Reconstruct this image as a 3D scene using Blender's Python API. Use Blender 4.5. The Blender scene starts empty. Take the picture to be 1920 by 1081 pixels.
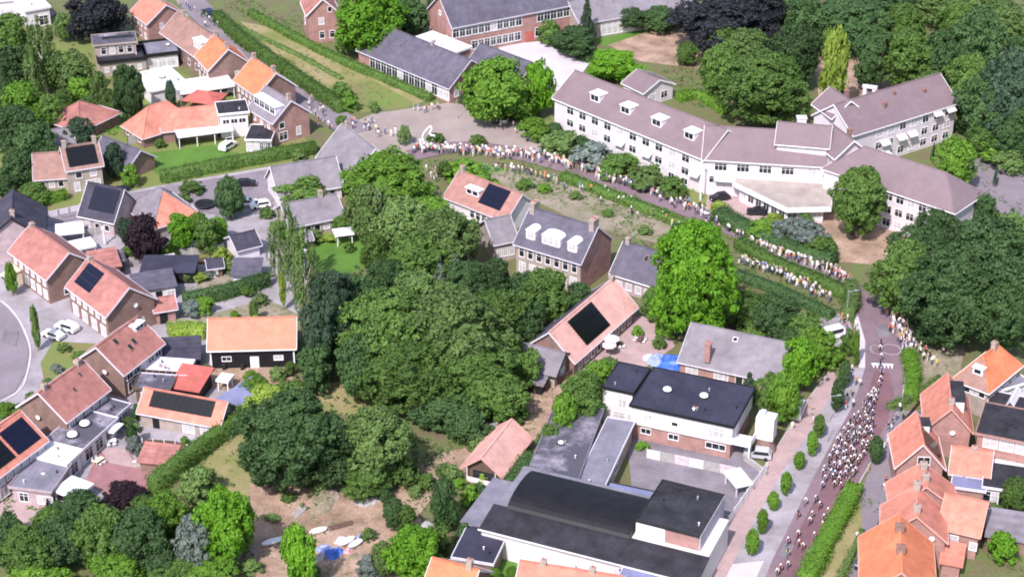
import bpy, math, random
import numpy as np
from mathutils import Matrix, Vector
random.seed(7)
S = bpy.context.scene
COL = S.collection
# ------------------------------------------------------------------ camera, sky, sun, exposure
CAM_H, PITCH, HFOV = 172.0, math.radians(29.0), math.radians(30.0)
cd = bpy.data.cameras.new('camera'); cam = bpy.data.objects.new('camera', cd); COL.objects.link(cam)
cam.location = (0, 0, CAM_H); cam.rotation_euler = (math.pi/2 - PITCH, 0, 0)
cd.sensor_fit = 'HORIZONTAL'; cd.angle = HFOV; cd.clip_start = 1; cd.clip_end = 6000
S.camera = cam
SUN_EL, SUN_AZ = math.radians(49), math.radians(204)       # azimuth clockwise from +Y (the view direction): behind the camera, to its left
w = bpy.data.worlds.new('World'); S.world = w; w.use_nodes = True
nt = w.node_tree; nt.nodes.clear()
sky = nt.nodes.new('ShaderNodeTexSky'); sky.sky_type = 'NISHITA'; sky.sun_disc = False
sky.sun_elevation = SUN_EL; sky.sun_rotation = SUN_AZ; sky.dust_density = 2.0
bg = nt.nodes.new('ShaderNodeBackground'); bg.inputs[1].default_value = 0.15
wo = nt.nodes.new('ShaderNodeOutputWorld')
nt.links.new(sky.outputs[0], bg.inputs[0]); nt.links.new(bg.outputs[0], wo.inputs[0])
sd = bpy.data.lights.new('sun', 'SUN'); sd.energy = 3.6; sd.angle = math.radians(0.5); sd.color = (1.0, 0.948, 0.945)
sun = bpy.data.objects.new('sun', sd); COL.objects.link(sun)
sdir = Vector((math.sin(SUN_AZ)*math.cos(SUN_EL), math.cos(SUN_AZ)*math.cos(SUN_EL), math.sin(SUN_EL)))
sun.rotation_euler = sdir.to_track_quat('Z', 'Y').to_euler(); sun.location = (0, 0, 400)
vs = S.view_settings; S.display_settings.display_device = 'sRGB'
vs.view_transform = 'Standard'; vs.look = 'None'; vs.gamma = 1; vs.use_curve_mapping = False; vs.exposure = 0.60
S.render.engine = 'CYCLES'
S.cycles.filter_width = 1.9
S.cycles.max_bounces = 6; S.cycles.diffuse_bounces = 3; S.cycles.transparent_max_bounces = 4
S.cycles.use_denoising = True
# ------------------------------------------------------------------ surveying: photograph pixel (1920 wide) -> point of the plane at height z
FPX = 960/math.tan(HFOV/2)
cp, sp = math.cos(PITCH), math.sin(PITCH)
def G(px, py, z=0.0):
    a, b = (px-960)/FPX, (540.5-py)/FPX
    d = (a, cp + b*sp, -sp + b*cp)
    t = (z-CAM_H)/d[2]
    return Vector((d[0]*t, d[1]*t, z))
def scale_at(py):                                           # photograph pixels per metre across the view
    p = G(960, py); return FPX/math.sqrt(p.y**2 + CAM_H**2)
# ------------------------------------------------------------------ materials
MATS = {}
def mat(name, c, rough=0.8, var=0.18, scale=0.6, c2=None, spec=0.3, rows=0.0, fine=0.0, metal=0.0, objvar=0.0, lo=.35, hi=.65):
    if name in MATS: return MATS[name]
    m = bpy.data.materials.new(name); m.use_nodes = True
    n, l = m.node_tree.nodes, m.node_tree.links
    b = n['Principled BSDF']; b.inputs['Roughness'].default_value = rough
    b.inputs['Specular IOR Level'].default_value = spec; b.inputs['Metallic'].default_value = metal
    tc = n.new('ShaderNodeTexCoord')
    nz = n.new('ShaderNodeTexNoise'); nz.inputs['Scale'].default_value = scale; nz.inputs['Detail'].default_value = 6
    nz.inputs['Roughness'].default_value = .65
    l.new(tc.outputs['Object'], nz.inputs['Vector'])
    if c2 is None: c2 = tuple(x*(1-var) for x in c); c1 = tuple(min(1, x*(1+var)) for x in c)
    else: c1 = c
    r = n.new('ShaderNodeValToRGB'); r.color_ramp.elements[0].position = lo; r.color_ramp.elements[1].position = hi
    r.color_ramp.elements[0].color = (*c2, 1); r.color_ramp.elements[1].color = (*c1, 1)
    l.new(nz.outputs['Fac'], r.inputs['Fac']); out = r.outputs['Color']
    def mul(out, fac_socket, a, bb):
        mr = n.new('ShaderNodeMapRange'); mr.inputs['To Min'].default_value = a; mr.inputs['To Max'].default_value = bb
        l.new(fac_socket, mr.inputs['Value'])
        mx = n.new('ShaderNodeMix'); mx.data_type = 'RGBA'; mx.blend_type = 'MULTIPLY'; mx.inputs['Factor'].default_value = 1
        cc = n.new('ShaderNodeCombineColor')
        for k in range(3): l.new(mr.outputs[0], cc.inputs[k])
        l.new(out, mx.inputs[6]); l.new(cc.outputs[0], mx.inputs[7]); return mx.outputs[2]
    if fine:
        n2 = n.new('ShaderNodeTexNoise'); n2.inputs['Scale'].default_value = 3.0; n2.inputs['Detail'].default_value = 3
        l.new(tc.outputs['Object'], n2.inputs['Vector']); out = mul(out, n2.outputs['Fac'], 1-fine*1.6, 1+fine*1.6)
    if rows:
        wv = n.new('ShaderNodeTexWave'); wv.wave_type = 'BANDS'; wv.bands_direction = 'Z'; wv.inputs['Scale'].default_value = 1.7
        wv.inputs['Distortion'].default_value = .8; wv.inputs['Detail Scale'].default_value = .6
        l.new(tc.outputs['Object'], wv.inputs['Vector']); out = mul(out, wv.outputs['Fac'], 1-rows, 1+rows*.4)
        n3 = n.new('ShaderNodeTexNoise'); n3.inputs['Scale'].default_value = .18; n3.inputs['Detail'].default_value = 3
        l.new(tc.outputs['Object'], n3.inputs['Vector']); kk = min(1, rows/.10); out = mul(out, n3.outputs['Fac'], 1-.34*kk, 1+.32*kk)
        n4 = n.new('ShaderNodeTexNoise'); n4.inputs['Scale'].default_value = 1.1; n4.inputs['Detail'].default_value = 4
        l.new(tc.outputs['Object'], n4.inputs['Vector']); out = mul(out, n4.outputs['Fac'], 1-.2*kk, 1+.2*kk)
    if objvar:
        oi = n.new('ShaderNodeObjectInfo'); out = mul(out, oi.outputs['Random'], 1-objvar, 1+objvar)
    l.new(out, b.inputs['Base Color'])
    MATS[name] = m; return m
def leaf_mat(name, c, c2, trans=.22):
    m = mat(name, c, .62, 0, 2.2, c2, .22, objvar=.24, lo=.32, hi=.68)
    n, l = m.node_tree.nodes, m.node_tree.links
    b = n['Principled BSDF']; col = b.inputs['Base Color'].links[0].from_socket
    t = n.new('ShaderNodeBsdfTranslucent'); l.new(col, t.inputs['Color'])
    mx = n.new('ShaderNodeMixShader'); mx.inputs[0].default_value = trans
    l.new(b.outputs[0], mx.inputs[1]); l.new(t.outputs[0], mx.inputs[2])
    o = n['Material Output']; l.new(mx.outputs[0], o.inputs['Surface']); return m
R_ = dict(rows=.10, rough=.75)
brick = mat('brick_brown', (.235, .150, .130), fine=.16)
brick_pink = mat('brick_pink', (.36, .205, .185), fine=.16)
brick_pale = mat('brick_pale', (.36, .30, .27), fine=.14)
brick_lilac = mat('brick_lilac', (.40, .31, .34), fine=.12)
render_white = mat('white_render', (.67, .63, .65), var=.06, fine=.03)
render_lilac = mat('lilac_white_brick', (.64, .575, .615), var=.07, fine=.06)
timber_black = mat('black_timber', (.012, .012, .015), var=.3, rough=.6)
timber_brown = mat('brown_timber', (.13, .085, .065), fine=.15)
concrete = mat('concrete', (.36, .34, .34), fine=.12)
white = mat('white_paint', (.82, .80, .82), var=.03, rough=.45)
lilac_white = mat('pale_grey_paint', (.66, .62, .70), var=.06, rough=.5)
grey_metal = mat('grey_metal', (.34, .34, .38), var=.1, rough=.4)
dark_metal = mat('dark_metal', (.03, .03, .035), var=.2, rough=.5)
glass = mat('window_glass', (.022, .024, .032), rough=.07, var=.3, spec=.6)
pale_glass = mat('curtained_glass', (.50, .47, .50), rough=.25, var=.25, spec=.5, scale=1.2)
roof_orange = mat('orange_tiles', (.64, .205, .105), var=.14, **R_)
roof_salmon = mat('salmon_tiles', (.56, .215, .160), var=.18, **R_)
roof_pink = mat('pink_tiles', (.62, .35, .31), var=.10, **R_)
roof_red = mat('red_sheet_roof', (.46, .125, .105), var=.15, rough=.6)
roof_brown = mat('brown_tiles', (.30, .175, .150), var=.16, **R_)
roof_redbrown = mat('redbrown_tiles', (.38, .165, .145), var=.2, **R_)
roof_mauve = mat('mauve_tiles', (.205, .150, .165), var=.06, rows=.05, rough=.7)
barn_tiles = mat('barn_tiles', (.62, .225, .150), var=.10, rows=.05, rough=.7)
ring_paint = mat('faded_road_paint', (.36, .30, .36), var=.12)
roof_slate = mat('slate', (.108, .098, .134), var=.18, **R_)
roof_grey = mat('grey_tiles', (.220, .196, .226), var=.12, **R_)
roof_darkslate = mat('dark_slate', (.055, .05, .075), var=.25, **R_)
roof_black = mat('black_roof_sheet', (.012, .011, .015), var=.25, rough=.55)
bitumen = mat('black_bitumen', (.032, .030, .039), var=.40, scale=.35, fine=.2)
bitumen_navy = mat('navy_bitumen', (.042, .040, .066), var=.22, scale=.25, rough=.6, fine=.08)
bitumen_grey = mat('grey_bitumen', (.29, .26, .32), scale=.22, c2=(.085, .08, .105), fine=.18, lo=.48, hi=.66)
bitumen_pale = mat('pale_bitumen', (.20, .188, .238), var=.2, scale=.3, fine=.1)
bitumen_blue = mat('blue_grey_roof', (.20, .21, .35), var=.14, scale=.3, rough=.5)
cladding = mat('grey_cladding', (.42, .40, .47), var=.08, fine=.06)
roof_gravel = mat('gravel_roof', (.43, .37, .34), c2=(.30, .25, .23), scale=.25, fine=.12)
solar_blue = mat('solar_cells_blue', (.008, .009, .026), rough=.3, var=.25, spec=.35)
solar_black = mat('solar_cells_black', (.006, .006, .008), rough=.2, var=.2, spec=.5)
asphalt = mat('asphalt_mauve', (.225, .190, .220), scale=.12, var=.13, fine=.1)
pavers = mat('pink_pavers', (.40, .285, .285), scale=.3, var=.13, fine=.12)
road_red = mat('red_asphalt', (.185, .100, .118), scale=.15, var=.18, fine=.14)
race_road = mat('race_road', (.205, .142, .168), scale=.12, var=.16, fine=.12)
yard_grey = mat('yard_asphalt', (.20, .178, .205), scale=.18, var=.25, fine=.14)
square_pavers = mat('square_pavers', (.36, .295, .275), c2=(.28, .225, .215), scale=.12, fine=.12)
pavers_red = mat('red_pavers', (.31, .155, .165), scale=.3, var=.16, fine=.14)
pavers_grey = mat('grey_pavers', (.40, .36, .41), c2=(.24, .215, .225), scale=.16, fine=.12)
pavers_pale = mat('pale_pavers', (.55, .50, .56), scale=.16, var=.10, fine=.08)
dirt = mat('sandy_dirt', (.44, .305, .235), c2=(.22, .150, .105), scale=.20, fine=.40)
dirt_grey = mat('trodden_earth', (.33, .265, .225), c2=(.17, .165, .09), scale=.2, fine=.34)
grass = mat('lawn_grass', (.105, .215, .035), c2=(.075, .155, .025), scale=.15, fine=.2)
grass_dry = mat('dry_grass', (.33, .26, .15), c2=(.175, .19, .055), scale=.10, fine=.18)
grass_mid = mat('meadow_grass', (.15, .215, .05), c2=(.20, .17, .08), scale=.09, fine=.22)
soil = mat('ground_cover', (.125, .165, .050), c2=(.150, .115, .075), scale=.30, fine=.36)
skin = mat('skin', (.60, .42, .34), var=.05)
L_ = {
 'bright': leaf_mat('leaf_bright', (.150, .290, .034), (.085, .185, .022)),
 'vivid': leaf_mat('leaf_vivid', (.150, .330, .024), (.085, .215, .014)),
 'yellow': leaf_mat('leaf_yellow', (.28, .38, .065), (.18, .27, .040)),
 'mid': leaf_mat('leaf_mid', (.125, .220, .046), (.068, .128, .030)),
 'olive': leaf_mat('leaf_olive', (.165, .258, .074), (.095, .158, .048)),
 'dark': leaf_mat('leaf_dark', (.074, .138, .046), (.042, .084, .030)),
 'blue': leaf_mat('leaf_bluegreen', (.064, .108, .062), (.040, .072, .044)),
 'grey': leaf_mat('leaf_silver', (.22, .26, .23), (.13, .17, .15)),
 'purple': leaf_mat('leaf_purple', (.036, .018, .026), (.020, .012, .018)),
 'black': leaf_mat('leaf_blackish', (.036, .038, .046), (.020, .022, .027)),
}
LNAME = {'bright': 'bright green', 'vivid': 'vivid green', 'yellow': 'yellow green', 'mid': 'mid green', 'olive': 'olive green', 'dark': 'dark green',
         'blue': 'blackish green', 'grey': 'silver grey', 'purple': 'dark purple', 'black': 'near black'}
bark = mat('bark', (.10, .075, .055), fine=.2)
bark_white = mat('birch_bark', (.52, .48, .45), fine=.2)
# ------------------------------------------------------------------ mesh and object helpers
class MB:
    def __init__(s): s.v, s.f, s.m = [], [], []
    def add(s, vs, fs, m=0):
        o = len(s.v); s.v += [tuple(p) for p in vs]; s.f += [tuple(i+o for i in f) for f in fs]; s.m += [m]*len(fs); return s
    def box(s, x0, x1, y0, y1, z0, z1, m=0):
        return s.add([(x0,y0,z0),(x1,y0,z0),(x1,y1,z0),(x0,y1,z0),(x0,y0,z1),(x1,y0,z1),(x1,y1,z1),(x0,y1,z1)],
                     [(0,3,2,1),(4,5,6,7),(0,1,5,4),(1,2,6,5),(2,3,7,6),(3,0,4,7)], m)
    def ext(s, poly, vec, m=0):
        n = len(poly); q = [tuple(a+b for a, b in zip(p, vec)) for p in poly]
        return s.add(list(poly)+q, [tuple(range(n))[::-1], tuple(range(n, 2*n))]+[(i, (i+1) % n, n+(i+1) % n, n+i) for i in range(n)], m)
    def tube(s, p0, p1, r0, r1=None, n=6, m=0):
        r1 = r0 if r1 is None else r1; p0, p1 = Vector(p0), Vector(p1); d = (p1-p0).normalized()
        a = d.orthogonal().normalized(); b = d.cross(a); vs = []
        for p, r in ((p0, r0), (p1, r1)):
            for k in range(n):
                t = 2*math.pi*k/n; vs.append(p + a*(r*math.cos(t)) + b*(r*math.sin(t)))
        return s.add(vs, [tuple(range(n))[::-1], tuple(range(n, 2*n))]+[(k, (k+1) % n, n+(k+1) % n, n+k) for k in range(n)], m)
    def ring(s, R, r, n=16, k=5, m=0, ax='x'):
        vs, fs = [], []
        for i in range(n):
            a = 2*math.pi*i/n
            for j in range(k):
                b = 2*math.pi*j/k; q = R+r*math.cos(b); h = r*math.sin(b)
                vs.append((h, q*math.cos(a), q*math.sin(a)) if ax == 'x' else (q*math.cos(a), q*math.sin(a), h))
        for i in range(n):
            for j in range(k):
                fs.append((i*k+j, ((i+1) % n)*k+j, ((i+1) % n)*k+(j+1) % k, i*k+(j+1) % k))
        return s.add(vs, fs, m)
    def dome(s, r, h, n=10, rings=3, z=0, m=0):
        vs, fs = [], []
        for i in range(rings):
            a = math.pi/2*i/rings
            vs += [(r*math.cos(a)*math.cos(2*math.pi*k/n), r*math.cos(a)*math.sin(2*math.pi*k/n), z+h*math.sin(a)) for k in range(n)]
        vs.append((0, 0, z+h))
        for i in range(rings-1):
            fs += [(i*n+k, i*n+(k+1) % n, (i+1)*n+(k+1) % n, (i+1)*n+k) for k in range(n)]
        fs += [((rings-1)*n+k, (rings-1)*n+(k+1) % n, rings*n) for k in range(n)] + [tuple(range(n))[::-1]]
        return s.add(vs, fs, m)
    def mesh(s, name, mats):
        me = bpy.data.meshes.new(name); me.from_pydata(s.v, [], s.f)
        for m in (mats if isinstance(mats, (list, tuple)) else [mats]): me.materials.append(m)
        if any(s.m): me.polygons.foreach_set('material_index', s.m)
        me.update(); return me
WM = {}
I4 = Matrix.Identity(4)
def node(name, me, parent=None, M=I4):
    o = bpy.data.objects.new(name, me); COL.objects.link(o)
    if parent is not None: o.parent = parent; o.matrix_basis = WM[parent.name].inverted() @ M
    else: o.matrix_basis = M
    WM[o.name] = M; return o
def tag(o, label, cat=None, group=None, kind=None):
    if label: o['label'] = label
    if cat: o['category'] = cat
    if group: o['group'] = group
    if kind: o['kind'] = kind
    return o
def T(p, rz=0.0): return Matrix.Translation(Vector(p)) @ Matrix.Rotation(rz, 4, 'Z')
LAND = []                                                  # landmarks for telling trees apart: (x, y, phrase)
# ------------------------------------------------------------------ ground sheets
ZL = [0.0]
def sheet(name, pts, m, label=None, z=None, kind='structure'):
    ZL[0] += 0.0032; z = ZL[0] if z is None else z
    me = bpy.data.meshes.new(name); ps = [G(*p) for p in pts]
    me.from_pydata([(p.x, p.y, z) for p in ps], [], [tuple(range(len(ps)))]); me.materials.append(m); me.update()
    o = node(name, me); tag(o, label, None, None, kind); return o
def strip(name, pts, width, m, label=None, h=None):
    """a band of constant width in metres along a line of photograph points"""
    ZL[0] += 0.0032; z = ZL[0]
    P = [G(*p) for p in pts]; L, Rr = [], []
    for i, p in enumerate(P):
        d = (P[min(i+1, len(P)-1)]-P[max(i-1, 0)]).normalized(); nn = Vector((-d.y, d.x, 0))
        wd = width[i] if isinstance(width, (list, tuple)) else width
        L.append(p+nn*wd/2); Rr.append(p-nn*wd/2)
    mb = MB()
    if h: z = h
    vs = [(q.x, q.y, z) for q in L]+[(q.x, q.y, z) for q in Rr]; n = len(P)
    mb.add(vs, [(n+i, n+i+1, i+1, i) for i in range(n-1)])
    if h:
        vs0 = [(a, b, 0) for a, b, c in vs]; o = len(mb.v); mb.v += vs0
        mb.f += [(i, i+1, o+i+1, o+i) for i in range(n-1)]+[(n+i+1, n+i, o+n+i, o+n+i+1) for i in range(n-1)]
        mb.f += [(0, n, o+n, o), (n-1, 2*n-1, o+2*n-1, o+n-1)]; mb.m = [0]*len(mb.f)
    return tag(node(name, mb.mesh(name, m)), label, None, None, 'structure')
def spline(pts, n=6):
    out = []
    for i in range(len(pts)-1):
        p0, p1, p2, p3 = pts[max(i-1, 0)], pts[i], pts[i+1], pts[min(i+2, len(pts)-1)]
        for k in range(n):
            t = k/n
            out.append(tuple(.5*((2*b)+(c-a)*t+(2*a-5*b+4*c-d)*t*t+(3*b-a-3*c+d)*t**3) for a, b, c, d in zip(p0, p1, p2, p3)))
    out.append(tuple(pts[-1])); return out
# ------------------------------------------------------------------ windows, doors
CACHE = {}
def win_mesh(w, h, kind):
    k = (round(w, 2), round(h, 2), kind)
    if k in CACHE: return CACHE[k]
    fr = white if kind[0] != 'd' else dark_metal; t = .11 if h < 1.9 else .13
    mb = MB(); y0, y1 = -.07, .05
    mb.box(0, w, y0-.03, y1, -t*.5, t); mb.box(0, w, y0, y1, h-t, h); mb.box(0, t, y0, y1, t, h-t); mb.box(w-t, w, y0, y1, t, h-t)
    nv = max(1, round(w/1.0)) if kind[1] == 'm' else 1
    for i in range(1, nv): mb.box(w*i/nv-.04, w*i/nv+.04, y0+.01, y1, t, h-t)
    if kind[1] == 'm' and h > 1.5: mb.box(t, w-t, y0+.015, y1, h*.68-.03, h*.68+.03)
    me = mb.mesh('window', fr)
    pb = MB(); pb.box(t, w-t, -.03, .02, t, h-t); pm = pb.mesh('pane', pale_glass if kind[2] == 'p' else glass)
    CACHE[k] = (me, pm); return CACHE[k]
def FR(h, side):
    L, D = h['L'], h['D']
    O, k, ln = {'f': ((0, 0, 0), 0, L), 'r': ((L, 0, 0), 1, D), 'b': ((L, D, 0), 2, L), 'l': ((0, D, 0), 3, D)}[side]
    return h['M'] @ Matrix.Translation(O) @ Matrix.Rotation(k*math.pi/2, 4, 'Z'), ln
WR = random.Random(77)
def win(h, side, x, z, w, hh, kind='wmd', name='window', parent=None):
    F, ln = FR(h, side); me, pm = win_mesh(w, hh, kind)
    if kind[2] != 'p' and WR.random() < .22: pm = win_mesh(w, hh, kind[:2]+'p')[1]
    M = F @ Matrix.Translation((x, 0, z)); o = node(name, me, parent or h['E'], M)
    node('pane', pm, o if parent is None else parent, M); return o
def winrow(h, side, z, w, hh, n, a=.06, b=.94, kind='wmd'):
    ln = FR(h, side)[1]
    for i in range(n):
        c = ln*(a+(b-a)*((i+.5)/n)); win(h, side, c-w/2, z, w, hh, kind)
def door(h, side, x, w=1.0, hh=2.2, m=None, z=0):
    F, ln = FR(h, side); k = ('door', w, hh, (m or white).name)
    if k not in CACHE:
        a = MB().box(0, w, -.06, .04, 0, hh); a.box(.16, w-.16, -.075, -.055, hh*.55, hh-.2); a.box(.16, w-.16, -.075, -.055, .2, hh*.45)
        b = MB().box(w-.18, w-.08, -.14, -.06, 1.0, 1.06); CACHE[k] = (a.mesh('door', m or white), b.mesh('handle', dark_metal))
    M = F @ Matrix.Translation((x, 0, z)); o = node('door', CACHE[k][0], h['E'], M); node('handle', CACHE[k][1], o, M); return o
# ------------------------------------------------------------------ houses
def house(name, label, cat, A, B, D, he, hr=0, roof='u', wm=brick, rm=roof_salmon, rm2=None, trim=lilac_white, over=.45, of=None, group=None,
          base=0.0, walls='flrb', R=None, rname='', land=None, parapet=.25):
    a, b = G(*A, he), G(*B, he); a.z = b.z = 0
    u = (b-a); L = u.length; rz = math.atan2(u.y, u.x)
    M = T(a, rz); Mi = M.inverted()
    if R is not None: D = 2*(Mi @ G(*R, hr)).y
    h = dict(L=L, D=D, he=he, hr=hr, M=M, roof=roof, over=over)
    if of is None:
        E = bpy.data.objects.new(name, None); E.empty_display_size = 2; COL.objects.link(E)
        E.matrix_basis = M; WM[E.name] = M; tag(E, label, cat, group)
        c = M @ Vector((L/2, D/2, 0)); LAND.append((c.x, c.y, land or label))
    else: E = of['E']
    h['E'] = E
    P = (lambda s: rname+'_'+s) if rname else (lambda s: s)
    rm2 = rm2 or rm; w = MB(); z0 = base
    if roof == 'u': sec = [(0, z0), (D, z0), (D, he), (D/2, hr), (0, he)]; w.ext([(0.0, y, z) for y, z in sec], (L, 0, 0))
    elif roof == 'v': sec = [(0, z0), (L, z0), (L, he), (L/2, hr), (0, he)]; w.ext([(x, 0.0, z) for x, z in sec], (0, D, 0))
    elif roof == 'shed': w.ext([(0.0, y, z) for y, z in [(0, z0), (D, z0), (D, hr), (0, he)]], (L, 0, 0))
    else: w.box(0, L, 0, D, z0, he)
    if walls: h['wall'] = node(P('wall'), w.mesh('wall', wm), E, M)
    th = .18; r = MB(); o = over
    def slab(p, q, r_, s, m=0):
        r.ext([p, q, r_, s], (0, 0, th), m)
    e = .04
    if roof == 'u':
        k = (hr-he)/(D/2); ze = he-o*k
        slab((-o, -o, ze+e), (L+o, -o, ze+e), (L+o, D/2, hr+e), (-o, D/2, hr+e), 0)
        slab((L+o, D+o, ze+e), (-o, D+o, ze+e), (-o, D/2, hr+e), (L+o, D/2, hr+e), 1)
        h['run'] = D/2
    elif roof == 'v':
        k = (hr-he)/(L/2); ze = he-o*k
        slab((-o, D+o, ze+e), (-o, -o, ze+e), (L/2, -o, hr+e), (L/2, D+o, hr+e), 1)
        slab((L+o, -o, ze+e), (L+o, D+o, ze+e), (L/2, D+o, hr+e), (L/2, -o, hr+e), 0)
        h['run'] = L/2
    elif roof == 'shed':
        k = (hr-he)/D; slab((-o, -o, he-o*k+e), (L+o, -o, he-o*k+e), (L+o, D+o, hr+o*k+e), (-o, D+o, hr+o*k+e)); h['run'] = D
    elif roof == 'hip':
        if L >= D: rd = D/2; p, q = (rd, D/2, hr), (L-rd, D/2, hr)
        else: rd = L/2; p, q = (L/2, rd, hr), (L/2, D-rd, hr)
        k = (hr-he)/rd; zb = he-o*k
        c = [(-o, -o, zb), (L+o, -o, zb), (L+o, D+o, zb), (-o, D+o, zb)]
        r.add(c+[p, q], [(0, 3, 2, 1)])
        if L >= D: r.add(c+[p, q], [(0, 1, 5, 4), (2, 3, 4, 5)]); r.add(c+[p, q], [(1, 2, 5), (3, 0, 4)], 1)
        else: r.add(c+[p, q], [(0, 1, 4), (2, 3, 5)], 1); r.add(c+[p, q], [(1, 2, 5, 4), (3, 0, 4, 5)], 0)
        h['run'] = rd; h['rp'] = (p, q)
    elif roof == 'flat':
        r.box(-o+.12, L+o-.12, -o+.12, D+o-.12, he, he+.2)
    node(P('roof'), r.mesh('roof', [rm, rm2]), E, M)
    t = MB()
    if roof == 'flat':
        z1 = he+parapet+.1
        for x0, x1, y0, y1 in ((-o, L+o, -o, -o+.14), (-o, L+o, D+o-.14, D+o), (-o, -o+.14, -o+.14, D+o-.14), (L+o-.14, L+o, -o+.14, D+o-.14)):
            t.box(x0, x1, y0, y1, he-.1, z1)
        node(P('fascia'), t.mesh('fascia', trim), E, M)
        if of is None or D > 5:
            sm = MB(); rr = random.Random(int(L*97+D*31)); ns = int(L/1.05)
            for i in range(1, ns): sm.box(i*L/ns-.035, i*L/ns+.035, .05, D-.05, he+.2, he+.222)
            tag(node(P('roof_seam'), sm.mesh('roof_seam', rm), E, M), None, kind='stuff')
            for i in range(2 if L*D < 90 else 4):
                vp = MB().tube((0, 0, he+.1), (0, 0, he+.65), .11, .11, 8); vp.tube((0, 0, he+.65), (0, 0, he+.72), .17, .17, 8)
                node(P('roof_vent'), vp.mesh('roof_vent', rr.choice([lilac_white, grey_metal, dark_metal])), E, M @ Matrix.Translation((rr.uniform(.8, L-.8), rr.uniform(.8, D-.8), 0)))
    elif roof in ('u', 'v') and he > 2.0:
        W2, V2 = (D, L) if roof == 'u' else (L, D); k = (hr-he)/(W2/2); ze = he-o*k
        sw = (lambda b: b) if roof == 'u' else (lambda b: setattr(b, 'v', [(y, x, z) for x, y, z in b.v]) or b)
        for y0, y1 in ((-o-.14, -o-.005), (W2+o+.005, W2+o+.14)):
            node(P('gutter'), sw(MB().box(-o, V2+o, y0, y1, ze-.02, ze+.16)).mesh('gutter', trim), E, M)
        for x in (-o-.09, V2+o+.01):
            t = MB().ext([(x, -o, ze-.06), (x, W2/2, hr-.06), (x, W2+o, ze-.06), (x, W2+o, ze+th+.1), (x, W2/2, hr+th+.1), (x, -o, ze+th+.1)], (.08, 0, 0))
            node(P('bargeboard'), sw(t).mesh('bargeboard', trim), E, M)
        node(P('ridge_cap'), sw(MB().box(-o, V2+o, W2/2-.16, W2/2+.16, hr+th-.06, hr+th+.12)).mesh('ridge_cap', rm), E, M)
    elif roof == 'hip':
        c = MB(); p, q = h['rp']; c.tube((p[0], p[1], p[2]), (q[0], q[1], q[2]), .16, n=5) if (Vector(p)-Vector(q)).length > .2 else None
        for i, cc in enumerate([(-o, -o, zb), (L+o, -o, zb), (L+o, D+o, zb), (-o, D+o, zb)]):
            e_ = (p if (i in (0, 3)) == True else q) if L >= D else (p if i in (0, 1) else q)
            c.tube(cc, e_, .13, n=5)
        node(P('ridge_cap'), c.mesh('ridge_cap', rm), E, M)
        g = MB()
        for x0, x1, y0, y1 in ((-o-.1, L+o+.1, -o-.12, -o-.005), (-o-.1, L+o+.1, D+o+.005, D+o+.12), (-o-.12, -o-.005, -o, D+o), (L+o+.005, L+o+.12, -o, D+o)):
            g.box(x0, x1, y0, y1, zb-.08, zb+.1)
        node(P('gutter'), g.mesh('gutter', trim), E, M)
    return h
def roofz(h, y): return h['he']+(h['hr']-h['he'])*y/h['run']
def chimney(h, x, y, ht=1.6, w=.8, d=.8, m=None, z=None, pots=1):
    z = z if z is not None else (h['hr'] if h['hr'] else h['he'])
    b = MB().box(-w/2, w/2, -d/2, d/2, z-1.2, z+ht); b.box(-w/2-.08, w/2+.08, -d/2-.08, d/2+.08, z+ht-.25, z+ht-.08)
    M = h['M'] @ Matrix.Translation((x, y, 0)); o = node('chimney', b.mesh('chimney', m or brick_pale), h['E'], M)
    p = MB()
    for i in range(pots):
        xx = (i-(pots-1)/2)*.38; p.tube((xx, 0, z+ht), (xx, 0, z+ht+.35), .14, .11, 6)
    node('chimney_pot', p.mesh('chimney_pot', roof_red), o, M)
def dormer(h, side, x, w=2.4, ht=1.7, y0=.9, wm=white, rm=None, n=1, arch=False, kind='wmd'):
    F, ln = FR(h, side); zb = roofz(h, y0)-.05; zt = zb+ht; k = (h['hr']-h['he'])/h['run']
    y1 = min(y0+ht/k, h['run']-.05); M = F @ Matrix.Translation((x-w/2, 0, 0))
    b = MB().ext([(0, y0, zb), (0, y0, zt), (0, y1, zt)], (w, 0, 0))
    o = node('dormer', b.mesh('dormer', wm), h['E'], M)
    r = MB()
    if arch:
        pts = [(w/2-(w/2+.1)*math.cos(math.pi*i/8), zt+.5*math.sin(math.pi*i/8)) for i in range(9)]
        r.ext([(a, y0-.15, z) for a, z in pts], (0, y1-y0+.4, 0))
    else: r.box(-.15, w+.15, y0-.25, y1+.1, zt, zt+.16)
    node('dormer_roof', r.mesh('dormer_roof', rm or white), o, M)
    ww = (w-.3)/n
    for i in range(n):
        me, pm = win_mesh(ww-.1, ht-.35, kind); Mw = F @ Matrix.Translation((x-w/2+.2+i*ww, y0-.02, zb+.25))
        node('window_frame', me, o, Mw); node('pane', pm, o, Mw)
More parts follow.
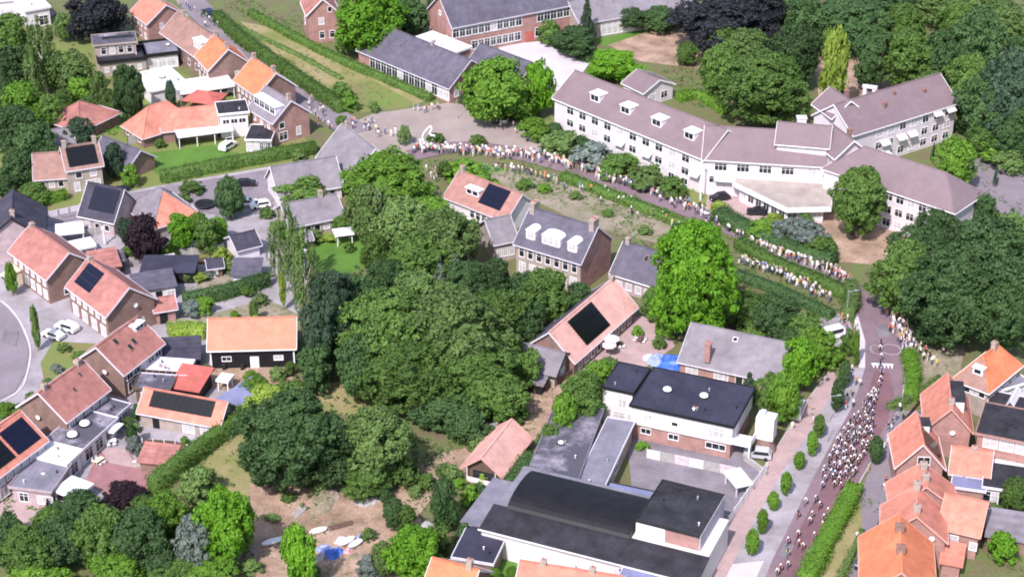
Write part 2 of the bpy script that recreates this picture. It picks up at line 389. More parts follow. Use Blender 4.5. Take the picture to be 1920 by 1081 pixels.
def solar(h, side, x0, x1, s0, s1, nx, ny, m=solar_black):
    """panels on a slope; s0..s1 is the share of the slope from eave to ridge"""
    F, ln = FR(h, side); k = (h['hr']-h['he'])/h['run']; an = math.atan(k); sl = math.hypot(h['run'], h['hr']-h['he'])
    pw, ph = (x1-x0)/nx, sl*(s1-s0)/ny
    key = ('sol', round(pw, 2), round(ph, 2), m.name)
    if key not in CACHE:
        CACHE[key] = MB().box(.012, pw-.012, .012, ph-.012, 0, .05).mesh('solar_panel', m)
    S_ = F @ Matrix.Translation((0, 0, h['he'])) @ Matrix.Rotation(an, 4, 'X') @ Matrix.Translation((x0, sl*s0, .27))
    fr = MB()
    for j in range(ny):
        fr.box(-.05, x1-x0+.05, ph*(j+.25), ph*(j+.25)+.06, -.06, -.003); fr.box(-.05, x1-x0+.05, ph*(j+.75), ph*(j+.75)+.06, -.06, -.003)
    a = node('solar_array', fr.mesh('solar_array', dark_metal), h['E'], S_)
    for i in range(nx):
        for j in range(ny): node('solar_panel', CACHE[key], a, S_ @ Matrix.Translation((i*pw, j*ph, 0)))
def skylight(h, side, x, s, w=.9, hh=1.2, m=None):
    F, ln = FR(h, side); k = (h['hr']-h['he'])/h['run']; an = math.atan(k); sl = math.hypot(h['run'], h['hr']-h['he'])
    M = F @ Matrix.Translation((0, 0, h['he'])) @ Matrix.Rotation(an, 4, 'X') @ Matrix.Translation((x, sl*s, .22))
    b = MB().box(0, w, 0, .1, 0, .12); b.box(0, w, hh-.1, hh, 0, .12); b.box(0, .1, .1, hh-.1, 0, .12); b.box(w-.1, w, .1, hh-.1, 0, .12)
    o = node('skylight', b.mesh('skylight', m or roof_brown), h['E'], M)
    node('pane', MB().box(.1, w-.1, .1, hh-.1, .02, .07).mesh('pane', glass), o, M)
def dome_light(h, x, y, r=.7):
    M = h['M'] @ Matrix.Translation((x, y, h['he']+.2))
    o = node('roof_light', MB().tube((0, 0, 0), (0, 0, .25), r*1.25, r*1.2, 12).mesh('roof_light', dark_metal), h['E'], M)
    node('light_dome', MB().dome(r, r*.6, z=.25).mesh('light_dome', white), o, M)
def dish(h, side, x, z, r=.45):
    F, ln = FR(h, side); M = F @ Matrix.Translation((x, 0, z))
    b = MB()
    n = 12; vs = [(0, -.38, 0)]+[(r*math.cos(2*math.pi*k/n), -.52, r*math.sin(2*math.pi*k/n)) for k in range(n)]
    b.add(vs, [(0, 1+k, 1+(k+1) % n) for k in range(n)]); b.tube((0, 0, -.1), (0, -.4, 0), .04)
    node('satellite_dish', b.mesh('satellite_dish', white), h['E'], M)
def awning(h, side, x, z, w=2.2, d=1.1, drop=.75):
    F, ln = FR(h, side); M = F @ Matrix.Translation((x, -.1, z))
    b = MB().ext([(0, 0, 0), (0, -d, -drop), (0, -d, -drop-.22), (0, -d+.04, -drop-.2), (0, -d+.04, -drop-.04), (0, 0, -.06)], (w, 0, 0))
    o = node('awning', b.mesh('awning', white), h['E'], M)
    a = MB().tube((.05, 0, -drop-.1), (.05, -d, -drop-.05), .03); a.tube((w-.05, 0, -drop-.1), (w-.05, -d, -drop-.05), .03)
    node('awning_arm', a.mesh('awning_arm', grey_metal), o, M)
def canopy(name, label, cat, A, B, D, h, rm=white, post=white, back=None, nposts=2, sides=None, of=None, trim=None, th=.3, pitch=0, land=None):
    a, b = G(*A, h), G(*B, h); a.z = b.z = 0; u = b-a; L = u.length; M = T(a, math.atan2(u.y, u.x))
    if of is None:
        E = bpy.data.objects.new(name, None); COL.objects.link(E); E.matrix_basis = M; WM[E.name] = M; tag(E, label, cat)
        c = M @ Vector((L/2, D/2, 0)); LAND.append((c.x, c.y, land or label))
    else: E = of['E']
    r = MB()
    if pitch: 
        c = [(-.2, -.2, h-.1), (L+.2, -.2, h-.1), (L+.2, D+.2, h-.1), (-.2, D+.2, h-.1)]
        rd = min(L, D)/2*.98
        p, q = ((rd, D/2, h+pitch), (L-rd, D/2, h+pitch)) if L >= D else ((L/2, rd, h+pitch), (L/2, D-rd, h+pitch))
        r.add(c+[p, q], [(0, 3, 2, 1), (0, 1, 5, 4), (1, 2, 5), (2, 3, 4, 5), (3, 0, 4)] if L >= D else [(0, 3, 2, 1), (0, 1, 4), (1, 2, 5, 4), (2, 3, 5), (3, 0, 4, 5)])
    else: r.box(.1, L-.1, .1, D-.1, h-th, h)
    node('canopy_roof', r.mesh('canopy_roof', rm), E, M)
    if not pitch:
        t = MB()
        for x0, x1, y0, y1 in ((0, L, 0, .095), (0, L, D-.095, D), (0, .095, .1, D-.1), (L-.095, L, .1, D-.1)): t.box(x0, x1, y0, y1, h-th-.05, h+.08)
        node('fascia', t.mesh('fascia', trim or white), E, M)
    pm = MB().box(-.09, .09, -.09, .09, 0, h-th).mesh('post', post)
    for i in range(nposts):
        x = .3+(L-.6)*i/max(1, nposts-1)
        node('post', pm, E, M @ Matrix.Translation((x, .3, 0))); node('post', pm, E, M @ Matrix.Translation((x, D-.45, 0)))
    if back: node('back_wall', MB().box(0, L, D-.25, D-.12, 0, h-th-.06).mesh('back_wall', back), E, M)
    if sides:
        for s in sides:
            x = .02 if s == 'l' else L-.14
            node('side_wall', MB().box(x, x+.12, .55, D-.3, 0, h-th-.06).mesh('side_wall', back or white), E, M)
    return dict(L=L, D=D, he=h, hr=0, M=M, E=E)
def bar(name, label, cat, pts, h, th, m, cap=None):
    """a low wall along photograph points, one mesh plus a coping part"""
    P = [G(*p) for p in pts]; M = T(P[0]); Mi = M.inverted()
    mb, cb = MB(), MB()
    for a, b in zip(P[:-1], P[1:]):
        a, b = Mi @ a, Mi @ b; d = (b-a).normalized(); n = Vector((-d.y, d.x, 0))*th/2
        mb.ext([a-n, b-n, b+n, a+n], (0, 0, h)); n2 = n*1.35; z = Vector((0, 0, h+.002)); cb.ext([a-n2+z, b-n2+z, b+n2+z, a+n2+z], (0, 0, .07))
    E = node(name, mb.mesh(name, m), None, M); tag(E, label, cat)
    node('coping', cb.mesh('coping', cap or concrete), E, M); return E
def fence(name, label, pts, h=1.8, pl=1.9, m=timber_brown, pm=concrete, cat='fence', th=.06, alt=None, post=.1):
    P = [G(*p) for p in pts]; M0 = T(P[0])
    E = bpy.data.objects.new(name, None); COL.objects.link(E); E.matrix_basis = M0; WM[E.name] = M0; tag(E, label, cat)
    if 'post' + str((h, post, pm.name)) not in CACHE: CACHE['post'+str((h, post, pm.name))] = MB().box(-post/2, post/2, -post/2, post/2, 0, h+.1).mesh('fence_post', pm)
    pmesh = CACHE['post'+str((h, post, pm.name))]; k = 0
    for a, b in zip(P[:-1], P[1:]):
        L = (b-a).length; n = max(1, round(L/pl)); s = L/n; rz = math.atan2((b-a).y, (b-a).x)
        mm = [m] if not alt else alt; meshes = []
        for q in mm:
            mb = MB(); nb = 5
            for j in range(nb): mb.box(post/2, s-post/2, -th/2-(j % 2)*.015, th/2, .05+(h-.1)*j/nb+.01, .05+(h-.1)*(j+1)/nb-.01)
            meshes.append(mb.mesh('fence_panel', q))
        for i in range(n):
            M = T(a+(b-a)*(i/n), rz); node('fence_panel', meshes[(i*7+i//3) % len(meshes)], E, M); node('fence_post', pmesh, E, M)
    node('fence_post', pmesh, E, T(P[-1], 0)); return E
# ------------------------------------------------------------------ foliage
def quads_mesh(name, C, N, size, asp, rng):
    """leaf faces at points C facing N (arrays), random roll"""
    n = len(C); N = N/np.linalg.norm(N, axis=1, keepdims=True)
    a = np.cross(N, rng.normal(size=(n, 3))); a /= np.linalg.norm(a, axis=1, keepdims=True)+1e-9
    b = np.cross(N, a); s = size[:, None] if hasattr(size, '__len__') else size
    V = np.empty((n, 4, 3)); bend = N*(s*.18)
    V[:, 0] = C-a*s; V[:, 1] = C-b*s*asp-bend; V[:, 2] = C+a*s; V[:, 3] = C+b*s*asp-bend
    return V.reshape(-1, 3)
def mesh_quads(name, V, extra=None):
    me = bpy.data.meshes.new(name); n = len(V)//4
    nv = len(V); ev, ef = extra if extra else (np.zeros((0, 3)), [])
    me.vertices.add(nv+len(ev)); me.vertices.foreach_set('co', np.concatenate([V, ev]).astype(np.float32).ravel())
    loops = np.concatenate([np.arange(nv)]+[np.array(f)+nv for f in ef]).astype(np.int32)
    tot = np.array([4]*n+[len(f) for f in ef], np.int32); st = np.concatenate([[0], np.cumsum(tot)[:-1]]).astype(np.int32)
    me.loops.add(len(loops)); me.loops.foreach_set('vertex_index', loops)
    me.polygons.add(len(tot)); me.polygons.foreach_set('loop_start', st); me.polygons.foreach_set('loop_total', tot)
    me.update(calc_edges=True); return me
def crown_mesh(seed, shape='round', nc=70, per=150, leaf=.07, cl=(.2, .34), lump=.22):
    rng = np.random.default_rng(seed); C, N = [], []
    ph = rng.uniform(0, 6.28, 6)
    for i in range(nc):
        z = rng.uniform(-.92, 1); az = rng.uniform(0, 2*np.pi)
        if shape == 'round':
            r = np.sqrt(max(0, 1-z*z)); r = r**.8; base = .80
        elif shape == 'col': r = (1-abs(z)**3)**.6*.95; base = .82
        elif shape == 'cone': r = (1-(z+1)/2)**.85*1.0+.03; base = .86
        elif shape == 'dome': z = rng.uniform(-.95, 1); r = np.sqrt(max(0, 1-max(0, z)**2)); base = .85
        elif shape == 'weep': r = np.sqrt(max(0, 1-max(0, z)**2))*(1 if z > -.2 else .95); base = .85
        else: r = np.sqrt(max(0, 1-z*z)); base = .8
        wob = 1+lump*np.sin(2*az+ph[0]+2.3*z)*.6+lump*np.sin(3*az+ph[1]-3*z)*.5
        d = base*wob*(rng.uniform(.80, 1.10) if rng.random() < .80 else rng.uniform(.4, .8))*(1.12 if rng.random() < .07 else 1)
        c = np.array([r*np.cos(az)*d, r*np.sin(az)*d, z*(.9 if shape != 'cone' else .96)])
        out = np.array([c[0], c[1], c[2]*.8+.12]); out /= np.linalg.norm(out)+1e-6
        cr = rng.uniform(*cl)*(1 if shape != 'cone' else max(.35, r))
        m = rng.normal(size=(per, 3)); m /= np.linalg.norm(m, axis=1, keepdims=True)
        m = m[(m@out) > -.35]
        rad = cr*(rng.uniform(.30, 1.25, len(m))**.7)
        sq = np.array([1, 1, .8])
        C.append(c+m*rad[:, None]*sq); N.append(m*.9+out*.35+rng.normal(size=m.shape)*.6+np.array([0, 0, .22]))
    C = np.concatenate(C); N = np.concatenate(N)
    V = quads_mesh('crown', C, N, rng.uniform(.5, 1.5, len(C))*leaf, .62, rng)
    # a dark-hearted inner mass of big leaves so that one does not see straight through
    k = 260; m = rng.normal(size=(k, 3)); m /= np.linalg.norm(m, axis=1, keepdims=True)
    zz = m[:, 2]*.72; rr = .6 if shape != 'cone' else .42
    Ci = np.stack([m[:, 0]*rr*(1-(zz+.7)/1.7*.6 if shape == 'cone' else 1), m[:, 1]*rr*(1-(zz+.7)/1.7*.6 if shape == 'cone' else 1), zz], 1)
    Vi = quads_mesh('c', Ci, m+rng.normal(size=m.shape)*.3, np.full(k, .16), .8, rng)
    me = mesh_quads('crown', np.concatenate([V, Vi])); me.materials.append(L_['mid']); return me
def sparse_mesh(seed, nc=46, per=55, leaf=.06):
    """airy crown of a birch or willow: hanging strings of leaves with gaps between them"""
    rng = np.random.default_rng(seed); C, N = [], []
    for i in range(nc):
        z = rng.uniform(-.5, 1); az = rng.uniform(0, 6.28); r = np.sqrt(max(0, 1-max(0, z)**2))*rng.uniform(.25, .95)
        t = rng.uniform(0, 1, per); ln = rng.uniform(.35, .75)
        p = np.stack([r*np.cos(az)+rng.normal(0, .06, per), r*np.sin(az)+rng.normal(0, .06, per), z-t*ln], 1); p[:, 2] = np.maximum(p[:, 2], -1)
        C.append(p); N.append(rng.normal(size=(per, 3))*.8+np.array([np.cos(az), np.sin(az), .5]))
    C, N = np.concatenate(C), np.concatenate(N)
    me = mesh_quads('crown', quads_mesh('c', C, N, rng.uniform(.6, 1.3, len(C))*leaf, .55, rng)); me.materials.append(L_['mid']); return me
CROWNS = {
 'big': [crown_mesh(s, 'round', 230, 88, .050, (.07, .23), .34) for s in (1, 2, 3, 4)],
 'huge': [crown_mesh(s, 'round', 430, 78, .036, (.05, .17), .30) for s in (5, 6)],
 'round': [crown_mesh(s, 'round', 140, 70, .064, (.09, .28), .30) for s in (11, 12, 13)],
 'shrub': [crown_mesh(s, 'dome', 42, 90, .10, (.2, .36), .15) for s in (21, 22, 23)],
 'col': [crown_mesh(s, 'col', 60, 95, .085, (.2, .34), .12) for s in (31, 32)],
 'cone': [crown_mesh(s, 'cone', 75, 95, .075, (.16, .3), .1) for s in (41, 42)],
 'dense': [crown_mesh(s, 'round', 150, 150, .048, (.12, .2), .10) for s in (51, 52)],
 'airy': [sparse_mesh(s) for s in (61, 62)],
}
def trunk_mesh(seed, limbs=5):
    rng = random.Random(seed); b = MB()
    b.tube((0, 0, 0), (.01, 0, .5), .055, .04, 8); b.tube((.01, 0, .5), (0, .02, 1.15), .04, .016, 7)
    for i in range(limbs):
        a = 6.28*i/limbs+rng.uniform(-.4, .4); z = rng.uniform(.45, .8); r = rng.uniform(.3, .45)
        b.tube((0, 0, z), (r*math.cos(a), r*math.sin(a), z+rng.uniform(.3, .5)), .024, .008, 5)
    return b.mesh('trunk', bark)
TRUNKS = [trunk_mesh(s) for s in (1, 2, 3)]
def pick_crown(kind, px):
    if kind == 'round' and px > 150: return 'huge'
    if kind == 'round' and px > 78: return 'big'
    return kind
TREES = []
def tree(cx, cy, w, h, col='mid', kind='round', name=None, clear=.12, extra=None, trunk=bark, noun=None, zmin=None):
    """a tree whose crown fills the box w x h (photograph pixels) centred on (cx, cy)"""
    rng = random.Random(cx*31+cy*7+w); s = scale_at(cy+h/2); r = w/2/s; H = h/2/s
    b = (H*H-(r*.9*sp)**2); b = math.sqrt(b)/cp if b > 0 else 0; b = max(b, r*.5)
    zc = b*(1+2*clear); zc = max(zc, zmin or 0); p = G(cx, cy, zc); p.z = 0
    k = pick_crown(kind, w); ms = CROWNS[k]; me = ms[rng.randrange(len(ms))]
    small = r < 1.6 and kind in ('shrub', 'round', 'dense', 'col')
    nm = name or {'shrub': 'shrub', 'col': 'columnar_tree', 'cone': 'conifer', 'airy': 'birch_tree', 'dense': 'clipped_tree'}.get(kind, 'broadleaf_tree')
    E = bpy.data.objects.new(nm, None); E.empty_display_size = 1; COL.objects.link(E); M = T(p, rng.uniform(0, 6.28))
    E.matrix_basis = M; WM[E.name] = M
    c = node('crown', me, E, M @ Matrix.Translation((0, 0, zc)) @ Matrix.Diagonal((r*1.02, r*1.02*rng.uniform(.94, 1.06), b*1.02, 1)))
    c.material_slots[0].link = 'OBJECT'; c.material_slots[0].material = L_[col]
    if kind != 'shrub':
        ht = zc/1.0; rs = max(.35, r)*1.6 if kind not in ('col', 'cone', 'airy') else max(.3, r)*1.4
        t = node('trunk', TRUNKS[rng.randrange(3)], E, M @ Matrix.Diagonal((rs, rs, ht, 1)))
        if trunk is not bark: t.material_slots[0].link = 'OBJECT'; t.material_slots[0].material = trunk
    size = ('huge' if r > 7.5 else 'tall' if zc+b > 11 else 'mid-sized' if zc+b > 5.5 else 'low' if zc+b < 2.2 else 'small')
    TREES.append((E, p, size, col, noun or nm.replace('_', ' '), cx, extra)); return E
def leafy_band(P, wd, ht, step, leaf, rng, bump=.12, top_round=.2):
    C, N = [], []
    for a, b in zip(P[:-1], P[1:]):
        L = (b-a).length; d = (b-a)/L; nn = np.array([-d.y, d.x, 0.])
        per = 2*ht+wd; k = int(L*per/(step*step)*.9)+1
        t = rng.uniform(0, L, k); q = rng.uniform(0, per, k)
        lat = np.where(q < ht, -wd/2, np.where(q < ht+wd, q-ht-wd/2, wd/2)); z = np.where(q < ht, q, np.where(q < ht+wd, ht, per-q))
        nrm = np.where((q < ht)[:, None], -nn, np.where((q < ht+wd)[:, None], np.array([0, 0, 1.]), nn))
        wob = (np.sin(t*1.1+a.x)+np.sin(t*2.7+a.y)+np.sin(t*.45+a.x*.7))*bump*.5+rng.normal(0, bump*.8, k)
        base = np.array([a.x, a.y, 0])+np.outer(t, [d.x, d.y, 0])+np.outer(lat, nn); base[:, 2] += z
        C.append(base+nrm*wob[:, None]); N.append(nrm+rng.normal(size=(k, 3))*.5+np.array([0, 0, .25]))
    for e, s in ((P[0], -1), (P[-1], 1)):
        d = (P[1]-P[0]).normalized() if s < 0 else (P[-1]-P[-2]).normalized(); nn = np.array([-d.y, d.x, 0.]); k = int(wd*ht/(step*step)*.9)+4
        dd = np.array([d.x, d.y, 0])*s
        C.append(np.array([e.x, e.y, 0])+np.outer(rng.uniform(-wd/2, wd/2, k), nn)+np.outer(rng.uniform(0, ht, k), [0, 0, 1.])+dd*.05); N.append(dd+rng.normal(size=(k, 3))*.5)
    return np.concatenate(C), np.concatenate(N)
def hedge(pts, wd, ht, col, label, leaf=.16, bump=.30, smooth=True, name='hedge'):
    rng = np.random.default_rng(int(pts[0][0]*3+pts[0][1])); pp = spline(pts, 5) if smooth and len(pts) > 2 else pts
    P = [G(*p) for p in pp]; O = P[0].copy(); Q = [p-O for p in P]
    C, N = leafy_band(Q, wd, ht, leaf*1.25, leaf, rng, bump)
    V = quads_mesh('h', C, N, rng.uniform(.7, 1.3, len(C))*leaf, .65, rng)
    ev, ef = [], []; ww, hh = wd/2-.12, ht-.12
    for i, p in enumerate(Q):
        d = (Q[min(i+1, len(Q)-1)]-Q[max(i-1, 0)]).normalized(); n = Vector((-d.y, d.x, 0))*ww
        ev += [p-n, p+n, p+n+Vector((0, 0, hh)), p-n+Vector((0, 0, hh))]
    for i in range(len(Q)-1):
        a, b = 4*i, 4*i+4
        ef += [(a+3, a+2, b+2, b+3), (a, a+3, b+3, b), (a+2, a+1, b+1, b+2)]
    ef += [(0, 1, 2, 3), tuple(4*(len(Q)-1)+j for j in (3, 2, 1, 0))]
    me = mesh_quads(name, V, (np.array([tuple(v) for v in ev]), ef)); me.materials.append(L_[col])
    E = node(name, me, None, T(O)); tag(E, label, 'hedge')
    m = P[len(P)//2]; LAND.append((m.x, m.y, label)); return E
def cover(name, polys, dens, col, leaf=.18, hmax=.5, seed=5, label=None):
    """low scattered growth over photograph polygons, one uncountable mass"""
    rng = np.random.default_rng(seed); C, N = [], []
    for poly in polys:
        P = np.array([tuple(G(*p))[:2] for p in poly]); lo, hi = P.min(0), P.max(0)
        k = int((hi-lo).prod()*dens); X = rng.uniform(lo, hi, (k, 2)); ins = np.zeros(k, bool)
        for i in range(len(P)):
            a, b = P[i], P[i-1]; c = ((a[1] > X[:, 1]) != (b[1] > X[:, 1])); ins ^= c & (X[:, 0] < (b[0]-a[0])*(X[:, 1]-a[1])/(b[1]-a[1]+1e-12)+a[0])
        X = X[ins]; f = np.sin(X[:, 0]*.35)+np.sin(X[:, 1]*.27+X[:, 0]*.1)+rng.normal(0, .5, len(X)); X = X[f > -.4]
        for j in range(5):
            C.append(np.concatenate([X+rng.normal(0, .22, X.shape), rng.uniform(.03, hmax, (len(X), 1))], 1)); N.append(rng.normal(size=(len(X), 3))*.6+np.array([0, -.2, .9]))
    C, N = np.concatenate(C), np.concatenate(N)
    me = mesh_quads(name, quads_mesh('c', C, N, rng.uniform(.6, 1.3, len(C))*leaf, .6, rng)); me.materials.append(L_[col])
    return tag(node(name, me), label, None, None, 'stuff')
# ------------------------------------------------------------------ people
def skin_mesh(name, verts, edges, radii, root=0, sub=1):
    me = bpy.data.meshes.new('tmp'); me.from_pydata(verts, edges, []); o = bpy.data.objects.new('tmp', me); COL.objects.link(o)
    m = o.modifiers.new('s', 'SKIN'); m.use_smooth_shade = True
    for i, r in enumerate(radii):
        v = me.skin_vertices[0].data[i]; v.radius = r if isinstance(r, tuple) else (r, r); v.use_root = (i == root)
    ss = o.modifiers.new('d', 'SUBSURF'); ss.levels = sub; ss.render_levels = sub
    dg = bpy.context.evaluated_depsgraph_get(); ev = o.evaluated_get(dg)
    out = bpy.data.meshes.new_from_object(ev); out.name = name
    bpy.data.objects.remove(o); bpy.data.meshes.remove(me); return out
def stand_pose(k):
    rng = random.Random(k); s = rng.uniform(-.08, .08); arm = [(.0, 0), (.12, .1), (.05, .35), (-.02, .05)][k % 4]
    st = [0, .12, .02, .2][k % 4]
    v = [(0, 0, .95), (0, .01, 1.18), (0, 0, 1.42), (0, .01, 1.53), (0, .03, 1.66)]
    e = [(0, 1), (1, 2), (2, 3), (3, 4)]; r = [(.15, .115), (.15, .11), (.16, .10), .06, (.085, .10)]
    for sx in (-1, 1):
        b = len(v); f = st*sx
        v += [(.20*sx, 0, 1.40), (.26*sx, arm[0]*.5, 1.14), (.25*sx, arm[0]+.08+(arm[1] if sx > 0 else 0)*.4, .92+(arm[1] if sx > 0 else 0)*.6)]
        e += [(2, b), (b, b+1), (b+1, b+2)]; r += [.062, .048, .042]
        v += [(.095*sx, 0, .88), (.11*sx, f*.5+.02, .48), (.12*sx, f, .09), (.125*sx, f+.13, .045)]
        e += [(0, b+3), (b+3, b+4), (b+4, b+5), (b+5, b+6)]; r += [.095, .065, .05, .045]
    me = skin_mesh('person', v, e, r)
    return me, st
def ride_pose(k):
    lift = [0, .06, -.03][k % 3]; ph = [0.0, 1.3, 2.5][k % 3]
    v = [(0, -.22, 1.0), (0, .02, 1.19+lift*.5), (0, .26, 1.30+lift), (0, .34, 1.37+lift), (0, .42, 1.46+lift)]
    e = [(0, 1), (1, 2), (2, 3), (3, 4)]; r = [(.14, .12), (.135, .11), (.15, .10), .06, (.085, .10)]
    for sx in (-1, 1):
        b = len(v); a = ph+(math.pi if sx < 0 else 0); py, pz = .17*math.sin(a), .17*math.cos(a)
        v += [(.18*sx, .26, 1.27+lift), (.23*sx, .40, 1.08), (.20*sx, .52, .96)]; e += [(2, b), (b, b+1), (b+1, b+2)]; r += [.06, .045, .042]
        ky = .16+py*.35; kz = .66+pz*.55
        v += [(.09*sx, -.18, .95), (.11*sx, ky, kz), (.10*sx, .0+py-.04, .30+pz), (.10*sx, .10+py, .27+pz)]
        e += [(0, b+3), (b+3, b+4), (b+4, b+5), (b+5, b+6)]; r += [.095, .068, .048, .042]
    return skin_mesh('person', v, e, r)
STAND = [stand_pose(k)[0] for k in range(4)]; RIDE = [ride_pose(k) for k in range(3)]
cl = lambda n, c: mat('cloth_'+n, c, rough=.85, var=.06)
CLOTH = {'white': (.78, .76, .78), 'black': (.02, .02, .025), 'navy': (.03, .035, .10), 'red': (.45, .05, .05), 'pink': (.55, .25, .30), 'blue': (.10, .20, .45), 'grey': (.25, .25, .28),
         'beige': (.48, .38, .28), 'orange': (.65, .22, .05), 'yellow': (.65, .50, .06), 'purple': (.20, .15, .46), 'lilac': (.48, .42, .72), 'green': (.10, .25, .10), 'denim': (.10, .13, .22)}
HAIR = {'dark': (.03, .02, .015), 'blond': (.42, .30, .14), 'brown': (.12, .065, .035), 'grey': (.45, .43, .42)}
def dressed(base, top, low, hair, ride=False):
    k = ('p', base.name, top, low, hair, ride)
    if k in CACHE: return CACHE[k]
    me = base.copy(); me.name = 'person'; me.materials.clear()
    for m in (cl(top, CLOTH[top]), cl(low, CLOTH[low]), skin, cl('hair_'+hair, HAIR[hair]), cl('black', CLOTH['black'])): me.materials.append(m)
    ix = []
    for p in me.polygons:
        x, y, z = p.center
        if not ride:
            i = 3 if z > 1.655 or (z > 1.58 and y < .0) else 2 if z > 1.48 else 0 if z > .97 and not (abs(x) > .215 and z < 1.2) else 2 if abs(x) > .215 and z > .8 else 4 if z < .09 else 1
        else:
            hy, hz = y-.42, z
            i = 2 if (y > .33 and z > 1.36) else 2 if (y > .36 and z < 1.16 and abs(x) > .12) else 4 if z < .52 and y < .25 and z < .40 else 2 if z < .56 else 1 if z < 1.0 and y < .38 and abs(x) < .3 and not (y < -.3) else 0
            if z > 1.02 and y < .0: i = 0
        ix.append(i)
    me.polygons.foreach_set('material_index', ix); me.polygons.foreach_set('use_smooth', [True]*len(ix)); me.update(); CACHE[k] = me; return me
def person(p, rz, top, low, hair, where, group, pose=0, hgt=1.0, act='standing'):
    o = node('person', dressed(STAND[pose % 4], top, low, hair), None, T(p, rz) @ Matrix.Scale(hgt, 4))
    lows = {'denim': 'jeans'}.get(low, low+' trousers')
    return tag(o, f'person in {top} top and {lows} {where}', 'person', group)
HELM = {}
def helmet_mesh(m):
    if m.name not in HELM:
        b = MB().dome(.135, .15, 9, 3); HELM[m.name] = b.mesh('helmet', m)
    return HELM[m.name]
def bike_meshes(m):
    k = 'bike'+m.name
    if k in CACHE: return CACHE[k]
    f = MB(); bb, seat, head, rear, front = (0, -.02, .27), (0, -.19, .90), (0, .36, .88), (0, -.50, .34), (0, .52, .34)
    for a, b in ((bb, seat), (bb, head), (seat, head), (bb, rear), (seat, rear), (head, front)): f.tube(a, b, .028, .022, 6)
    fr = f.mesh('frame', m)
    wh = MB().ring(.325, .018, 18, 5)
    for i in range(8):
        a = math.pi*i/8; wh.tube((0, -.32*math.cos(a), -.32*math.sin(a)), (0, .32*math.cos(a), .32*math.sin(a)), .006, n=4)
    wm_ = wh.mesh('wheel', dark_metal)
    hb = MB().tube((-.21, .47, .95), (.21, .47, .95), .018); hb.tube((0, .36, .88), (0, .47, .95), .02)
    for s in (-1, 1): hb.tube((.21*s, .47, .95), (.21*s, .58, .90), .018); hb.tube((.21*s, .58, .90), (.20*s, .50, .80), .018)
    sd_ = MB().box(-.07, .07, -.34, -.18, .93, .97); sd_.box(-.03, .03, -.18, -.06, .935, .965)
    cr = MB().ring(.09, .014, 12, 4); cr.tube((.04, 0, 0), (.06, .12, .12), .015); cr.tube((-.04, 0, 0), (-.06, -.12, -.12), .015)
    CACHE[k] = (fr, wm_, hb.mesh('handlebar', dark_metal), sd_.mesh('saddle', dark_metal), cr.mesh('crank', dark_metal)); return CACHE[k]
def cyclist(p, rz, top, helm, frame, label, blabel, group, pose):
    M = T(p, rz); fr, wh, hb, sa, cr = bike_meshes(frame)
    B_ = node('bicycle', fr, None, M); tag(B_, blabel, 'bicycle', 'bicycles of the racing bunch')
    node('wheel', wh, B_, M @ Matrix.Translation((0, -.50, .345))); node('wheel', wh, B_, M @ Matrix.Translation((0, .52, .345)))
    node('handlebar', hb, B_, M); node('saddle', sa, B_, M); node('crank', cr, B_, M @ Matrix.Translation((0, -.02, .27)))
    o = node('person', dressed(RIDE[pose % 3], top, 'black', 'dark', True), None, M); tag(o, label, 'cyclist', group)
    lift = [0, .06, -.03][pose % 3]
    node('helmet', helmet_mesh(helm), o, M @ Matrix.Translation((0, .43, 1.47+lift)) @ Matrix.Rotation(-.3, 4, 'X') @ Matrix.Diagonal((1.08, 1.4, 1.22, 1)))
